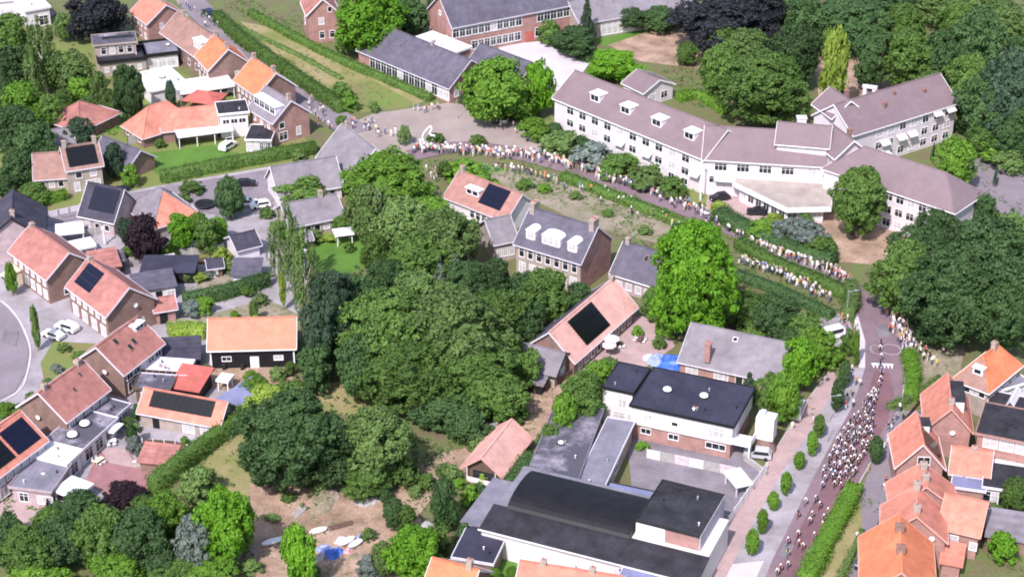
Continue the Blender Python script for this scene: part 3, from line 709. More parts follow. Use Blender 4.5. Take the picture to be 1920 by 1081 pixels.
# ------------------------------------------------------------------ vehicles
def car(px, py, ang, col, label, kind='hatch', z=.12, cat='car'):
    """ang: heading in degrees in world, 0 = +x"""
    paint = mat('paint_'+col, {'white': (.80, .79, .80), 'black': (.015, .015, .018), 'silver': (.45, .45, .48), 'cream': (.70, .66, .50), 'navy': (.02, .025, .06), 'darkred': (.12, .02, .025), 'grey': (.16, .16, .18)}[col], rough=.25, var=.03, spec=.55)
    k = ('car', kind)
    if kind == 'van': Ln, Wd, pr = 5.2, 1.95, [(0, .35), (0, 1.1), (.15, 2.0), (.4, 2.15), (3.9, 2.15), (4.5, 1.35), (5.1, 1.1), (5.2, .75), (5.2, .35)]
    elif kind == 'suv': Ln, Wd, pr = 4.5, 1.85, [(0, .35), (0, .95), (.15, 1.1), (.5, 1.65), (2.6, 1.68), (3.3, 1.12), (4.3, .98), (4.5, .7), (4.5, .35)]
    elif kind == 'caravan': Ln, Wd, pr = 4.8, 2.1, [(0, .45), (0, 1.7), (.35, 2.5), (.7, 2.6), (4.2, 2.6), (4.6, 2.4), (4.8, 1.6), (4.75, .45)]
    else: Ln, Wd, pr = 4.2, 1.75, [(0, .3), (0, .85), (.2, 1.0), (.7, 1.42), (2.4, 1.45), (3.1, 1.0), (4.05, .85), (4.2, .6), (4.2, .3)]
    M = T(G(px, py, z), math.radians(ang)) @ Matrix.Translation((-Ln/2, -Wd/2, 0))
    E = bpy.data.objects.new('parked_caravan' if kind == 'caravan' else 'parked_car', None); COL.objects.link(E); E.matrix_basis = M; WM[E.name] = M
    tag(E, label, cat)
    if k not in CACHE:
        vs, n = [], len(pr); zmid = max(z for x, z in pr)*.55
        for yy, inn in ((0, 1), (Wd, -1)): vs += [(x, yy+inn*(.16*max(0, (z_-zmid)/zmid) if z_ > zmid else 0), z_) for x, z_ in pr]
        b = MB().add(vs, [tuple(range(n)), tuple(range(n, 2*n))[::-1]]+[(i, n+i, n+(i+1) % n, (i+1) % n) for i in range(n)])
        body = b.mesh('body', paint)
        g = MB()
        tops = [i for i in range(n) if pr[i][1] > zmid+.1]; zt = max(z_ for x, z_ in pr); zl = zmid+.12
        x0 = min(pr[i][0] for i in tops)+.35; x1 = max(pr[i][0] for i in tops if pr[i][1] > zt-.08)+.1
        for yy, sgn in ((0, -1), (Wd, 1)):
            y1_ = yy-sgn*.11; y0_ = yy-sgn*.0
            g.ext([(x0-.15, y0_+sgn*.012, zl), (x1+.35, y0_+sgn*.012, zl), (x1, y1_+sgn*.02, zt-.12), (x0, y1_+sgn*.02, zt-.12)], (0, -sgn*.03, 0))
        i = [j for j in range(n-1) if pr[j][1] > zt-.08 and pr[j+1][1] < zt-.3][0]; a, c = pr[i], pr[i+1]
        f = lambda t, o: (a[0]+(c[0]-a[0])*t+o, a[1]+(c[1]-a[1])*t+o*.8)
        p1, p2 = f(.1, .02), f(.95, .02)
        if kind != 'caravan': g.add([(p1[0], .24, p1[1]), (p1[0], Wd-.24, p1[1]), (p2[0], Wd-.14, p2[1]), (p2[0], .14, p2[1])], [(0, 1, 2, 3)])
        gl = g.mesh('windows', glass)
        wl = MB().tube((0, 0, 0), (0, .2, 0), .32, n=12).mesh('wheel', dark_metal)
        hl = MB().box(Ln-.06, Ln+.015, 0, .32, .58, .72).mesh('headlight', white)
        CACHE[k] = (body, gl, wl, hl)
    body, gl, wl, hl = CACHE[k]
    o = node('body', body, E, M); o.material_slots[0].link = 'OBJECT'; o.material_slots[0].material = paint
    node('windows', gl, E, M)
    for x in ((.85, Ln-.85) if kind != 'caravan' else (2.2,)):
        for y in (-.02, Wd-.18): node('wheel', wl, E, M @ Matrix.Translation((x, y, .32)))
    if kind != 'caravan':
        node('headlight', hl, E, M @ Matrix.Translation((0, .1, 0))); node('headlight', hl, E, M @ Matrix.Translation((0, Wd-.42, 0)))
    return E
# ------------------------------------------------------------------ the ground
me = bpy.data.meshes.new('ground'); me.from_pydata([(-1500, -300, 0), (1500, -300, 0), (1500, 2600, 0), (-1500, 2600, 0)], [], [(0, 1, 2, 3)]); me.materials.append(soil)
tag(node('ground', me), 'green and brown ground between the gardens', None, None, 'structure')
sheet('ground', [(-80, 420), (330, 345), (560, 330), (640, 420), (560, 520), (560, 600), (480, 760), (300, 900), (250, 960), (-80, 960)], pavers_grey, 'paved back gardens of the terraced houses')
sheet('ground', [(-60, 120), (160, 60), (560, 230), (590, 300), (200, 390), (-60, 430)], grass_mid, 'gardens behind the village street')
sheet('meadow', [(450, 40), (560, 62), (800, 188), (760, 203), (640, 214)], grass_dry, 'dry mown meadow between two long hedges')
sheet('meadow', [(620, 160), (700, 150), (780, 195), (760, 203), (650, 212)], grass_mid, 'greener near end of the meadow')
sheet('lawn', [(250, 290), (400, 272), (480, 300), (300, 332)], grass, 'bright lawn behind the clipped hedge')
sheet('lawn', [(160, 215), (250, 212), (262, 238), (190, 250)], grass, 'small lawn by the orange roofed bungalow')
sheet('lawn', [(575, 455), (680, 440), (690, 500), (600, 530)], grass, 'bright green lawn beside the tall trees')
sheet('lawn', [(1000, 235), (1045, 215), (1320, 340), (1330, 390), (1150, 330), (1010, 275)], grass_mid, 'garden in front of the long white building')
sheet('square', [(640, 240), (700, 213), (840, 193), (905, 200), (1000, 238), (1060, 285), (1010, 306), (870, 285), (760, 296), (690, 315), (630, 280)], square_pavers, 'brick paved crossing with spectators')
sheet('schoolyard', [(930, 85), (1010, 78), (1110, 112), (1065, 175), (1000, 165)], pavers_pale, 'pale paved schoolyard')
sheet('sports_field', [(1120, 75), (1230, 42), (1330, 80), (1330, 132), (1200, 115)], dirt, 'sandy playing field')
sheet('lawn', [(1110, 70), (1225, 38), (1236, 52), (1132, 88)], grass, 'strip of bright lawn beside the sandy field')
sheet('courtyard', [(1330, 352), (1450, 360), (1470, 410), (1420, 420), (1320, 400)], pavers, 'paved forecourt of the white building')
sheet('courtyard', [(1470, 405), (1660, 395), (1790, 440), (1680, 500), (1560, 490), (1490, 440)], dirt, 'bare sandy court before the white building')
sheet('courtyard', [(1520, 70), (1680, 90), (1690, 215), (1540, 220)], dirt, 'bare earth court behind the white building')
sheet('path', [(1560, 10), (1820, 30), (1780, 60), (1600, 45)], grass_dry, 'sunlit clearing in the wood')
sheet('path', [(1780, 290), (1930, 280), (1930, 420), (1830, 380)], asphalt, 'grey path beside the wood')
sheet('path', [(860, 330), (960, 316), (1060, 345), (1170, 387), (1300, 432), (1240, 458), (1100, 425), (1000, 375), (900, 350)], dirt_grey, 'trodden earth strip behind the spectators')
sheet('meadow', [(835, 310), (900, 305), (960, 318), (880, 332), (990, 380), (980, 400), (850, 345)], grass, 'grass beside the salmon roofed house')
sheet('yard', [(985, 735), (1060, 695), (1090, 690), (1050, 765), (1012, 812), (985, 850), (1005, 880), (940, 905), (830, 905), (790, 960), (740, 1010), (690, 1010), (480, 935), (490, 905), (600, 930), (700, 935), (770, 905), (800, 855), (870, 840), (945, 780)], dirt, 'sandy drive to the barn')
sheet('yard', [(470, 905), (770, 930), (800, 1000), (770, 1090), (420, 1090), (470, 990)], dirt, 'sandy yard with boats')
sheet('path', [(390, 855), (470, 785), (520, 800), (470, 900), (470, 930), (370, 915)], grass_dry, 'dry grass strip along the clipped hedge')
sheet('clearing', [(560, 725), (640, 715), (730, 750), (700, 790), (600, 770)], grass_dry, 'dry clearing among the trees')
sheet('courtyard', [(1130, 600), (1240, 590), (1265, 650), (1180, 710), (1085, 700)], pavers, 'brick courtyard of the long barn')
sheet('yard', [(1175, 826), (1196, 812), (1395, 836), (1437, 893), (1365, 975), (1190, 965)], yard_grey, 'paved yard of the workshop')
sheet('yard', [(900, 1040), (1050, 1030), (1130, 1090), (880, 1090)], grass, 'back garden with grass behind the workshop')
sheet('garden', [(100, 640), (190, 645), (232, 680), (150, 722), (84, 722), (76, 680)], grass_mid, 'front gardens along the curved road')
sheet('garden', [(330, 480), (430, 462), (440, 486), (340, 500)], grass_mid, 'back garden strip behind the navy shed')
sheet('garden', [(230, 470), (300, 462), (320, 480), (240, 492)], dirt_grey, 'bare garden beside the copper beech')
sheet('garden', [(365, 520), (430, 515), (440, 535), (375, 548)], dirt_grey, 'flower garden with pale gravel')
sheet('garden', [(560, 438), (660, 420), (680, 440), (575, 455)], dirt_grey, 'terrace edge of the bright lawn')
sheet('yard', [(380, 690), (560, 688), (545, 722), (440, 735), (375, 720)], dirt, 'sandy yard before the black barn')
sheet('yard', [(360, 600), (500, 560), (560, 590), (556, 610), (400, 604)], dirt_grey, 'bare garden behind the black barn')
sheet('terrace', [(160, 905), (185, 842), (240, 842), (262, 880), (310, 890), (300, 920), (215, 935)], pavers_red, 'red brick terrace with garden furniture')
sheet('terrace', [(185, 838), (236, 842), (258, 878), (205, 868)], pavers, 'pale pink terrace by the parasol')
sheet('yard', [(-60, 950), (80, 920), (90, 985), (-60, 990)], pavers, 'paved yard before the grey flat roofed house')
strip('road', spline([(330, -25), (420, 62), (520, 140), (600, 200), (670, 250)]), 7.0, asphalt, 'village street running away between houses and hedges')
strip('road', spline([(660, 300), (560, 320), (470, 336), (330, 360), (200, 385), (100, 408), (-60, 440)]), 6.0, asphalt, 'side street past the clipped hedge')
strip('pavement', spline([(600, 300), (470, 322), (330, 346), (220, 366)]), 1.4, pavers_grey, 'pavement along the clipped hedge', h=.12)
sheet('road', [(-80, 555), (0, 566), (32, 598), (54, 650), (50, 695), (28, 735), (-80, 780)], asphalt, 'curved residential road')
strip('kerb', spline([(-60, 553), (0, 564), (34, 598), (56, 650), (52, 695), (30, 737), (-60, 782)]), .35, pavers_pale, 'pale kerb of the curved road', h=.12)
strip('road', spline([(1622, 575), (1560, 515), (1480, 478), (1340, 414), (1150, 342), (1000, 296), (870, 276), (770, 292)]), 5.5, race_road, 'race road lined with spectators')
sheet('car_park', [(350, 352), (500, 338), (520, 372), (450, 410), (370, 395)], asphalt, 'small car park by the side street')
sheet('car_park', [(1525, 600), (1590, 585), (1602, 640), (1560, 660), (1530, 645)], pavers_grey, 'paved drive by the bend')
sheet('car_park', [(1600, 690), (1610, 720), (1560, 810), (1520, 890), (1450, 1010), (1410, 1090), (1360, 1090), (1405, 990), (1470, 880), (1530, 790), (1565, 722)], pavers_grey, 'grey paved strip with small trees')
sheet('car_park', [(1596, 690), (1626, 690), (1604, 770), (1560, 850), (1500, 960), (1440, 1090), (1330, 1090), (1480, 860)], pavers_grey, 'grey paved edge of the race road')
sheet('parking_bay', [(1372, 1058), (1432, 1052), (1415, 1090), (1352, 1090)], pavers_pale, 'pale parking bay')
sheet('cycle_path', [(1305, 1090), (1370, 968), (1432, 878), (1502, 768), (1560, 690), (1572, 718), (1530, 790), (1470, 880), (1408, 988), (1358, 1090)], pavers, 'pink brick cycle path')
sheet('road', [(1598, 555), (1622, 640), (1622, 690), (1600, 760), (1560, 830), (1528, 890), (1488, 970), (1448, 1050), (1432, 1090), (1494, 1090), (1520, 1040), (1575, 965), (1610, 905), (1642, 850), (1672, 800), (1690, 750), (1698, 690), (1690, 640), (1668, 568)], race_road, 'mauve race road with the bunch')
sheet('road', [(1640, 695), (1668, 700), (1676, 740), (1664, 790), (1640, 835), (1606, 890), (1600, 905), (1560, 965), (1512, 1040), (1490, 1090), (1456, 1090), (1500, 990), (1548, 900), (1590, 830), (1620, 760)], road_red, 'reddish middle of the race road')
sheet('road', [(1560, 1095), (1605, 990), (1615, 920), (1642, 852), (1682, 772), (1735, 770), (1712, 840), (1692, 900), (1662, 980), (1625, 1095)], asphalt, 'service road before the brick houses')
sheet('verge', [(1520, 1095), (1598, 950), (1613, 940), (1616, 985), (1566, 1095)], grass_dry, 'dry verge beside the hedge')
sheet('verge', [(1688, 600), (1745, 605), (1810, 650), (1800, 700), (1740, 765), (1712, 745), (1704, 680)], dirt_grey, 'bare verge where spectators stand')
strip('pavement', spline([(1592, 545), (1613, 620), (1617, 690), (1590, 760), (1552, 830)]), 1.3, pavers_pale, 'pale pavement along the bend', h=.12)
for nm_, pts_ in (('left', [(1598, 555), (1622, 640), (1622, 690), (1600, 760), (1560, 830), (1528, 890), (1488, 970), (1448, 1050), (1432, 1090)]), ('right', [(1668, 568), (1690, 640), (1698, 690), (1690, 750), (1672, 800), (1642, 850), (1610, 905)])):
    strip('kerb', spline(pts_), .28, pavers_pale, 'pale kerb along the race road, '+nm_+' side', h=.13)
strip('kerb', spline([(1305, 1090), (1370, 968), (1432, 878), (1502, 768), (1558, 692)]), .25, pavers_pale, 'pale edging of the pink cycle path', h=.06)
strip('gutter_line', spline([(1640, 600), (1652, 640), (1652, 690), (1634, 760), (1590, 830), (1552, 900), (1506, 985), (1462, 1080)]), .14, road_red, 'dark joint along the race road')
rp = random.Random(3)
for poly in ([(1600, 800), (1622, 802), (1612, 822), (1588, 818)], [(1642, 610), (1664, 608), (1670, 632), (1648, 634)], [(1470, 1020), (1490, 1022), (1478, 1048), (1456, 1044)], [(1655, 905), (1676, 900), (1664, 940), (1644, 938)]):
    sheet('road_patch', poly, yard_grey, 'darker repair patch on the road')
for poly in ([(420, 352), (470, 344), (476, 356), (426, 364)], [(110, 402), (150, 394), (154, 402), (116, 410)], [(10, 610), (36, 622), (30, 650), (4, 640)]):
    sheet('road_patch', poly, yard_grey, 'dark repair patch on the side street')
# give way teeth and the oval patch of the road
b = MB(); P0, P1 = G(1634, 685), G(1675, 687); d = (P1-P0); L = d.length; M = T((P0.x, P0.y, .5), math.atan2(d.y, d.x)); M[2][3] = ZL[0]+.03
b.add([(0, 0, 0), (L, 0, 0), (L, .55, 0), (0, .55, 0)], [(0, 1, 2, 3)])
for i in range(6): b.add([(.1+i*L/6, -.02, 0), (i*L/6+L/6-.1, -.02, 0), (i*L/6+L/12, -1.3, 0)], [(0, 2, 1)])
tag(node('road_marking', b.mesh('road_marking', white), None, M), 'white give way teeth across the race road', None, None, 'structure')
def oval(px, py, rx, ry, wd, label):
    b = MB(); n = 36; vs = []
    for k in range(n):
        a = 2*math.pi*k/n; vs += [(rx*math.cos(a), ry*math.sin(a), 0), ((rx-wd)*math.cos(a), (ry-wd)*math.sin(a), 0)]
    b.add(vs, [(2*k, (2*k+2) % (2*n), (2*k+3) % (2*n), 2*k+1) for k in range(n)])
    M = T(G(px, py)); M[2][3] = ZL[0]+.03; tag(node('road_marking', b.mesh('road_marking', ring_paint), None, M), label, None, None, 'structure')
oval(1670, 657, 1.9, 1.9, .3, 'pale oval painted on the race road'); oval(1643, 657, 1.1, 1.6, .2, 'second smaller pale oval on the race road')
b = MB(); 
for t in range(16): b.box(t*1.0, t*1.0+.4, 0, .14, 0, .004)
# ------------------------------------------------------------------ the long white building with its wings
N = house('care_home', 'long white three storey building with mauve tiled roofs and bent wings', 'building', (1040, 183), (1320, 297), 13, 8, 12.2, 'u', render_lilac, roof_mauve, trim=white, land='the long white building')
winrow(N, 'f', 5.5, 2.1, 1.7, 10, .07, .93); winrow(N, 'f', 2.7, 2.1, 1.7, 10, .07, .93); winrow(N, 'f', .5, 1.7, 1.5, 10, .07, .93); winrow(N, 'l', 5.6, 1.5, 1.5, 2, .2, .8)
for px, py in ((1118, 187), (1177, 209), (1234, 233), (1296, 257)):
    q = N['M'].inverted() @ G(px, py, 9.8); dormer(N, 'f', q.x, 2.8, 1.75, 2.2, n=1)
for f in (.44, .62, .93): awning(N, 'f', N['L']*f, 4.6, 2.4)
N2 = house('', '', '', (1320, 297), (1548, 311), 13, 8, 12.2, 'u', render_lilac, roof_mauve, trim=white, of=N, rname='east_wing')
winrow(N2, 'f', 5.5, 2.6, 1.7, 5, .05, .97); winrow(N2, 'f', 2.7, 2.0, 1.6, 2, .02, .3); awning(N2, 'f', 2.4, 4.4, 4.2, 1.3, .5)
N2b = house('', '', '', (1457, 268), (1552, 276), 8, 11.3, 14, 'u', render_lilac, roof_mauve, trim=white, of=N, rname='raised_block', base=8)
winrow(N2b, 'f', 10.5, 1.6, .6, 5, .02, .98)
N3 = house('', '', '', (1546, 314), (1790, 396), 11, 8.6, 13, 'hip', render_lilac, roof_mauve, trim=white, of=N, rname='south_wing')
for z in (.7, 3.4, 6.2): winrow(N3, 'f', z, 1.8, 1.7, 8, .3, .98); 
for z in (3.4, 6.2): winrow(N3, 'r', z, 1.4, 1.5, 1, .55, .9)
N4 = house('', '', '', (1600, 252), (1793, 192), 12, 8.6, 13, 'u', render_lilac, roof_mauve, trim=white, of=N, rname='north_wing')
for z in (.7, 3.3, 6.1): winrow(N4, 'f', z, 1.9, 1.7, 7, .2, .98)
for fx, z in ((.30, 4.9), (.46, 4.9), (.565, 4.9), (.80, 7.9), (.93, 7.9), (.31, 2.4)): awning(N4, 'f', N4['L']*fx-1.2, z+.3, 2.4, 1.2, .7)
chimney(N4, N4['L']*.78, 3.5, 1.0, .7, .7, brick, 11.0); chimney(N4, N4['L']*.38, 3.0, 1.0, .7, .7, brick, 11.0); chimney(N4, N4['L']*.52, 4.6, .7, .5, .5, brick, 12.2)
N5 = house('', '', '', (1207, 174), (1262, 157), 7, 3.6, 5.6, 'v', render_lilac, roof_mauve, trim=white, of=N, rname='back_annex'); winrow(N5, 'f', .8, 2, 1.8, 2, .1, .9)
N6 = house('', '', '', (1568, 292), (1624, 282), 7, 10.6, 13.4, 'v', render_lilac, roof_mauve, trim=white, of=N, rname='cross_gable', base=8, over=.7)
N7 = house('', '', '', (1562, 217), (1618, 207), 7, 10.6, 13.4, 'v', render_lilac, roof_mauve, trim=white, of=N, rname='rear_cross_gable', base=3, over=.7)
for hx in (N6, N7): chimney(hx, hx['L']*.75, 4, 1.0, .8, .8, brick, 13)
# pentagonal entrance pavilion
E5 = N['E']; pts = [(1372, 322), (1375, 343), (1476, 392), (1558, 390), (1562, 336)]; zt = 3.9
Pw = [G(x, y, zt) for x, y in pts]; M0 = T((Pw[0].x, Pw[0].y, 0)); c0 = sum(Pw, Vector())/5
lo = [Vector((p.x-Pw[0].x, p.y-Pw[0].y, zt)) for p in Pw][::-1]
node('entrance_roof', MB().ext([tuple(p) for p in lo], (0, 0, .12)).mesh('entrance_roof', roof_gravel), E5, M0)
fb, wb = MB(), MB(); cl_ = sum(lo, Vector())/5
for i in range(5):
    a, c = lo[i], lo[(i+1) % 5]; d = (c-a).normalized(); n_ = Vector((d.y, -d.x, 0))*.14
    fb.ext([a-Vector((0, 0, .75)), c-Vector((0, 0, .75)), c+Vector((0, 0, .3)), a+Vector((0, 0, .3))], tuple(n_ if (a+n_-cl_).length > (a-cl_).length else -n_))
node('entrance_fascia', fb.mesh('entrance_fascia', white), E5, M0)
ins = [cl_+(p-cl_)*.86 for p in lo]; ins = [Vector((p.x, p.y, 0)) for p in ins]
node('entrance_wall', wb.ext([tuple(p) for p in ins], (0, 0, zt-.02)).mesh('entrance_wall', render_lilac), E5, M0)
A_, B_ = M0 @ ins[2], M0 @ ins[1]
for a, c, n in ((M0 @ ins[2], M0 @ ins[1], 3), (M0 @ ins[3], M0 @ ins[2], 6)):
    if a.x > c.x: a, c = c, a
    d = c-a; L = d.length; hh = dict(L=L, D=1, M=T(a, math.atan2(d.y, d.x)), E=E5)
    for i in range(n): win(hh, 'f', L*(i+.5)/n-L*.4/n, .8, L*.8/n, 1.9, 'wmd')
# bell wall behind
P = G(1624, 236); M = T(P, -.35); bt = MB()
bt.box(-1.4, 1.4, -.4, .4, 0, 6.4); bt.box(-1.4, -.6, -.4, .4, 6.4, 9.0); bt.box(.6, 1.4, -.4, .4, 6.4, 9.0); bt.box(-1.6, 1.6, -.5, .5, 9.0, 9.5)
E_ = node('bell_tower', bt.mesh('bell_tower', render_lilac), None, M); tag(E_, 'small pale open bell tower behind the mauve roofs', 'bell tower'); LAND.append((P.x, P.y, 'the small bell tower'))
be = MB().tube((0, 0, 7.2), (0, 0, 7.9), .42, .22, 10); be.tube((0, 0, 7.9), (0, 0, 9), .04); node('bell', be.mesh('bell', dark_metal), E_, M)
P = G(1502, 236, 13.2); M = T(P); node('vent_stack', MB().box(-.9, .9, -.7, .7, -1, 1.8).box(-1.05, 1.05, -.85, .85, 1.8, 2.0).mesh('vent_stack', lilac_white), E5, M)
# ------------------------------------------------------------------ the school
s1 = house('school_wing', 'low school wing with blue grey slate roof and white window strip', 'building', (672, 93), (842, 164), 13, 3.9, 8.6, 'u', brick_pink, roof_slate, land='the low slate roofed school wing')
winrow(s1, 'f', .6, 2.0, 2.9, 14, .13, 1.0, 'wmd'); win(s1, 'r', 1.5, 1.0, 1.4, 2.6, 'wmp'); win(s1, 'r', 4, 1.0, 1.4, 2.0); chimney(s1, s1['L']*.6, 6.5, .9, .6, .6, grey_metal, 8.6)
s2 = house('school_wing', 'cross wing of the school with broad slate roof behind the round tree', 'building', (868, 132), (962, 168), 12, 4, 8.6, 'u', brick_pink, roof_slate)
winrow(s2, 'f', 1, 1.5, 2.2, 5); win(s2, 'r', 3, 1, 1.5, 2.2)
s3 = house('link_building', 'flat white roofed link between two school wings', 'building', (775, 74), (846, 102), 6, 4.2, 0, 'flat', brick_pink, lilac_white, trim=white)
s4 = house('school', 'two storey brick school with slate roof and long rows of white windows', 'building', (849, 50), (1080, 6), 13, 7.6, 13, 'u', brick_pink, roof_slate, land='the two storey brick school')
winrow(s4, 'f', 4.6, 2.0, 2.2, 11, .0, .55, 'wmd'); winrow(s4, 'f', 4.6, 2.0, 2.2, 6, .68, 1.0, 'wmd'); winrow(s4, 'f', .9, 2.0, 2.2, 8, .15, .54, 'wmd'); win(s4, 'f', s4['L']*.66, .9, 2.2, 2.4)
door(s4, 'f', s4['L']*.58, 2.2, 2.6, roof_red); win(s4, 'l', 9, 1, 1.4, 3.2); win(s4, 'l', 5.6, 8.2, 1.2, 1.2, 'wsp')
s5 = house('school_annex', 'low grey roofed school annex with tall white windows at the top edge', 'building', (1088, 44), (1300, 8), 12, 4.6, 8, 'u', brick_pale, roof_grey)
winrow(s5, 'f', .5, 1.4, 3.4, 6, .18, .48, 'wmp')
s6 = house('brick_house', 'tall pink brick house with white edged gable above the meadow', 'house', (577, 27), (634, 22), 9, 7.5, 11, 'v', brick_pink, roof_redbrown, trim=white)
win(s6, 'f', 2.5, 4.6, 1.4, 1.8, 'wmp'); win(s6, 'f', 4.8, 7.6, 1.1, 1.4); win(s6, 'f', 2.5, 1, 1.4, 1.9); win(s6, 'f', 5, 1, 1.4, 1.9); win(s6, 'l', 3, 3, 1.3, 2, 'wmp')
# ------------------------------------------------------------------ village street, top left
t1 = house('corner_house', 'salmon roofed house at the top of the village street', 'house', (246, 22), (277, 44), 10, 5.4, 9, 'u', brick_pink, roof_salmon)
winrow(t1, 'f', 3.4, .8, 1.5, 4, kind='wsp'); win(t1, 'r', 3, 3.4, 1, 1.4, 'wsp'); win(t1, 'r', 5, .8, 1.6, 1.6); chimney(t1, 8, 5); winrow(t1, 'f', .8, 1.2, 1.6, 3)
t2 = house('terraced_house', 'brown tiled terrace with one white dormer on the village street', 'house', (303, 60), (378, 112), 9.5, 4.6, 8.4, 'u', brick, roof_brown)
dormer(t2, 'f', t2['L']*.80, 4.0, 2.0, 1.2, n=2, kind='wmp'); winrow(t2, 'f', 1, 1.2, 1.6, 5); chimney(t2, 3, 4.7); chimney(t2, t2['L']-1, 4.7)
t3 = house('terraced_house', 'orange roofed house with brown gable, upper one of two on the street', 'house', (368, 104), (392, 130), 9.5, 5.4, 9.4, 'u', brick, roof_orange)
winrow(t3, 'f', 3.2, .9, 1.5, 4, kind='wsp'); winrow(t3, 'f', .6, .9, 1.9, 3, kind='wsp'); win(t3, 'r', 6, 2.4, 1, 1.5, 'wsp'); chimney(t3, 1, 4.7); chimney(t3, t3['L']-.5, 4.7)
t4 = house('terraced_house', 'orange roofed house beside the white carport on the street', 'house', (441, 150), (482, 178), 9.5, 5.4, 9.4, 'u', brick, roof_orange)
winrow(t4, 'f', 3.2, .9, 1.5, 5, kind='wsp'); winrow(t4, 'f', .6, .9, 1.9, 4, kind='wsp'); chimney(t4, t4['L']-.6, 4.7); chimney(t4, .6, 4.7)
t5 = house('end_house', 'brick end house with wide pale dormer facing the crossing', 'house', (468, 202), (512, 229), 9, 5.5, 9.2, 'u', brick_pink, roof_grey)
dormer(t5, 'f', t5['L']*.5, t5['L']*.9, 2.0, 1.0, n=4, wm=lilac_white, rm=lilac_white); win(t5, 'r', 1.4, 3.4, 1.4, 1.5); win(t5, 'r', 1.2, .6, 2.2, 2); win(t5, 'r', 5.6, .9, 1.2, 2, 'wmp')
winrow(t5, 'f', 3.3, 1.1, 1.4, 3, kind='wmp'); chimney(t5, t5['L']-.5, 4.5)
x1 = house('', '', '', (463, 262), (506, 263), 7, 3.0, 0, 'flat', brick_pale, bitumen, trim=white, of=t5, rname='extension'); winrow(x1, 'f', .3, 1.7, 2.2, 4, .0, 1, 'wmd')
x2 = house('', '', '', (412, 215), (464, 210), 6, 5.6, 0, 'flat', render_white, bitumen, trim=white, of=t4, rname='extension'); winrow(x2, 'f', 3.2, 1.6, 1.2, 3); 
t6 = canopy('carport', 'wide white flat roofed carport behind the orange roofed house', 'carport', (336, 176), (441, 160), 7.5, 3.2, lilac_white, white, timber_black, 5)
t6b = house('flat_house', 'white flat roofed bungalow between carport and clipped tree', 'house', (284, 172), (350, 158), 11, 3.3, 0, 'flat', render_white, lilac_white, trim=white); win(t6b, 'l', 3, 1, 2, 1.5); dome_light(t6b, 5, 6, .6)
t7 = house('modern_house', 'grey brick cube house with stepped flat roofs behind the clipped tree', 'house', (187, 119), (273, 110), 7, 3.4, 0, 'flat', brick_pale, bitumen, trim=timber_black, parapet=.6)
winrow(t7, 'f', 1.0, 1.0, 1.2, 5, .05, .95, 'wsp')
t7b = house('', '', '', (177, 86), (254, 79), 6, 6.4, 0, 'flat', brick_pale, bitumen_grey, trim=brick_pale, of=t7, rname='upper_storey'); winrow(t7b, 'f', 4.0, 1.3, 1.8, 4, .1, .95, 'wmd')
node('roof_vent', MB().box(2, 9, 3, 3.8, 6.6, 7.0).mesh('roof_vent', dark_metal), t7['E'], t7b['M'])
t8 = house('modern_house', 'white house with grey flat roof and dark roof edge above the carport', 'house', (273, 107), (333, 100), 8, 3.4, 0, 'flat', render_white, bitumen_pale, trim=timber_black, parapet=.7); winrow(t8, 'f', .2, 2.4, 2.4, 3, .1, .9, 'wmp'); dome_light(t8, 6, 5, .5)
t9 = house('bungalow', 'bungalow with broad salmon hipped roofs beside the lawn', 'house', (231, 233), (268, 256), 13, 2.8, 7.2, 'hip', brick, roof_salmon)
t9b = house('', '', '', (305, 246), (407, 236), 10, 2.8, 5.4, 'u', brick, roof_salmon, of=t9, rname='long_wing'); winrow(t9, 'f', .9, 1.2, 1.3, 3); winrow(t9b, 'f', .9, 1.2, 1.3, 3, .5, .9)
canopy('garden_pavilion', 'open pavilion with red hipped roof by the white carport', 'pavilion', (341, 188), (402, 196), 6.5, 2.7, roof_red, timber_brown, None, 3, pitch=1.5)
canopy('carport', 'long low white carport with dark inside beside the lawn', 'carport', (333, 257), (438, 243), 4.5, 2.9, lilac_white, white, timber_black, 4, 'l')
t13 = house('bungalow', 'brown hipped roof bungalow half hidden among dark trees', 'house', (78, 222), (150, 245), 12, 2.9, 6, 'hip', brick, roof_redbrown)
t14 = house('detached_house', 'pale brick house with black roof and two chimneys by the side street', 'house', (126, 318), (190, 308), 7.5, 5.6, 8.8, 'u', brick_pale, roof_brown, roof_brown)
winrow(t14, 'f', 3.3, 1.4, 1.5, 2, .1, .95, 'wmd'); win(t14, 'f', 1, .5, 1.2, 2, 'wmp'); win(t14, 'f', 3.4, .6, 3, 2, 'wmp'); chimney(t14, .4, 3.7, 1.6); chimney(t14, t14['L']-.4, 3.7, 1.6); solar(t14, 'f', .5, t14['L']-.5, .06, .95, 5, 3)
t14b = house('', '', '', (66, 335), (125, 331), 9, 3, 6.4, 'u', brick_pale, roof_brown, of=t14, rname='side_wing'); winrow(t14b, 'f', .8, 1.2, 1.4, 3)
t15 = house('long_shed', 'blue grey slate shed behind the black roofed house', 'shed', (172, 290), (238, 316), 7.5, 2.8, 5.5, 'u', brick, roof_slate)
t15b = house('small_house', 'small grey roofed house in front of the dark trees', 'house', (88, 285), (140, 278), 8, 3, 6, 'u', brick_pale, roof_grey)
t16 = house('flat_house', 'white flat roofed building at the top left corner', 'building', (48, 22), (92, 14), 9, 4.5, 0, 'flat', render_white, lilac_white); win(t16, 'f', 3, .2, 2.4, 2.6)
t16b = house('flat_house', 'long white building at the very top left', 'building', (-30, 6), (45, -2), 9, 4.5, 0, 'flat', render_white, lilac_white); winrow(t16b, 'f', .5, 2, 2, 4)
sheet('car_park', [(-20, 25), (60, 15), (110, 25), (70, 48), (-20, 45)], asphalt, 'mauve car park at the top left')
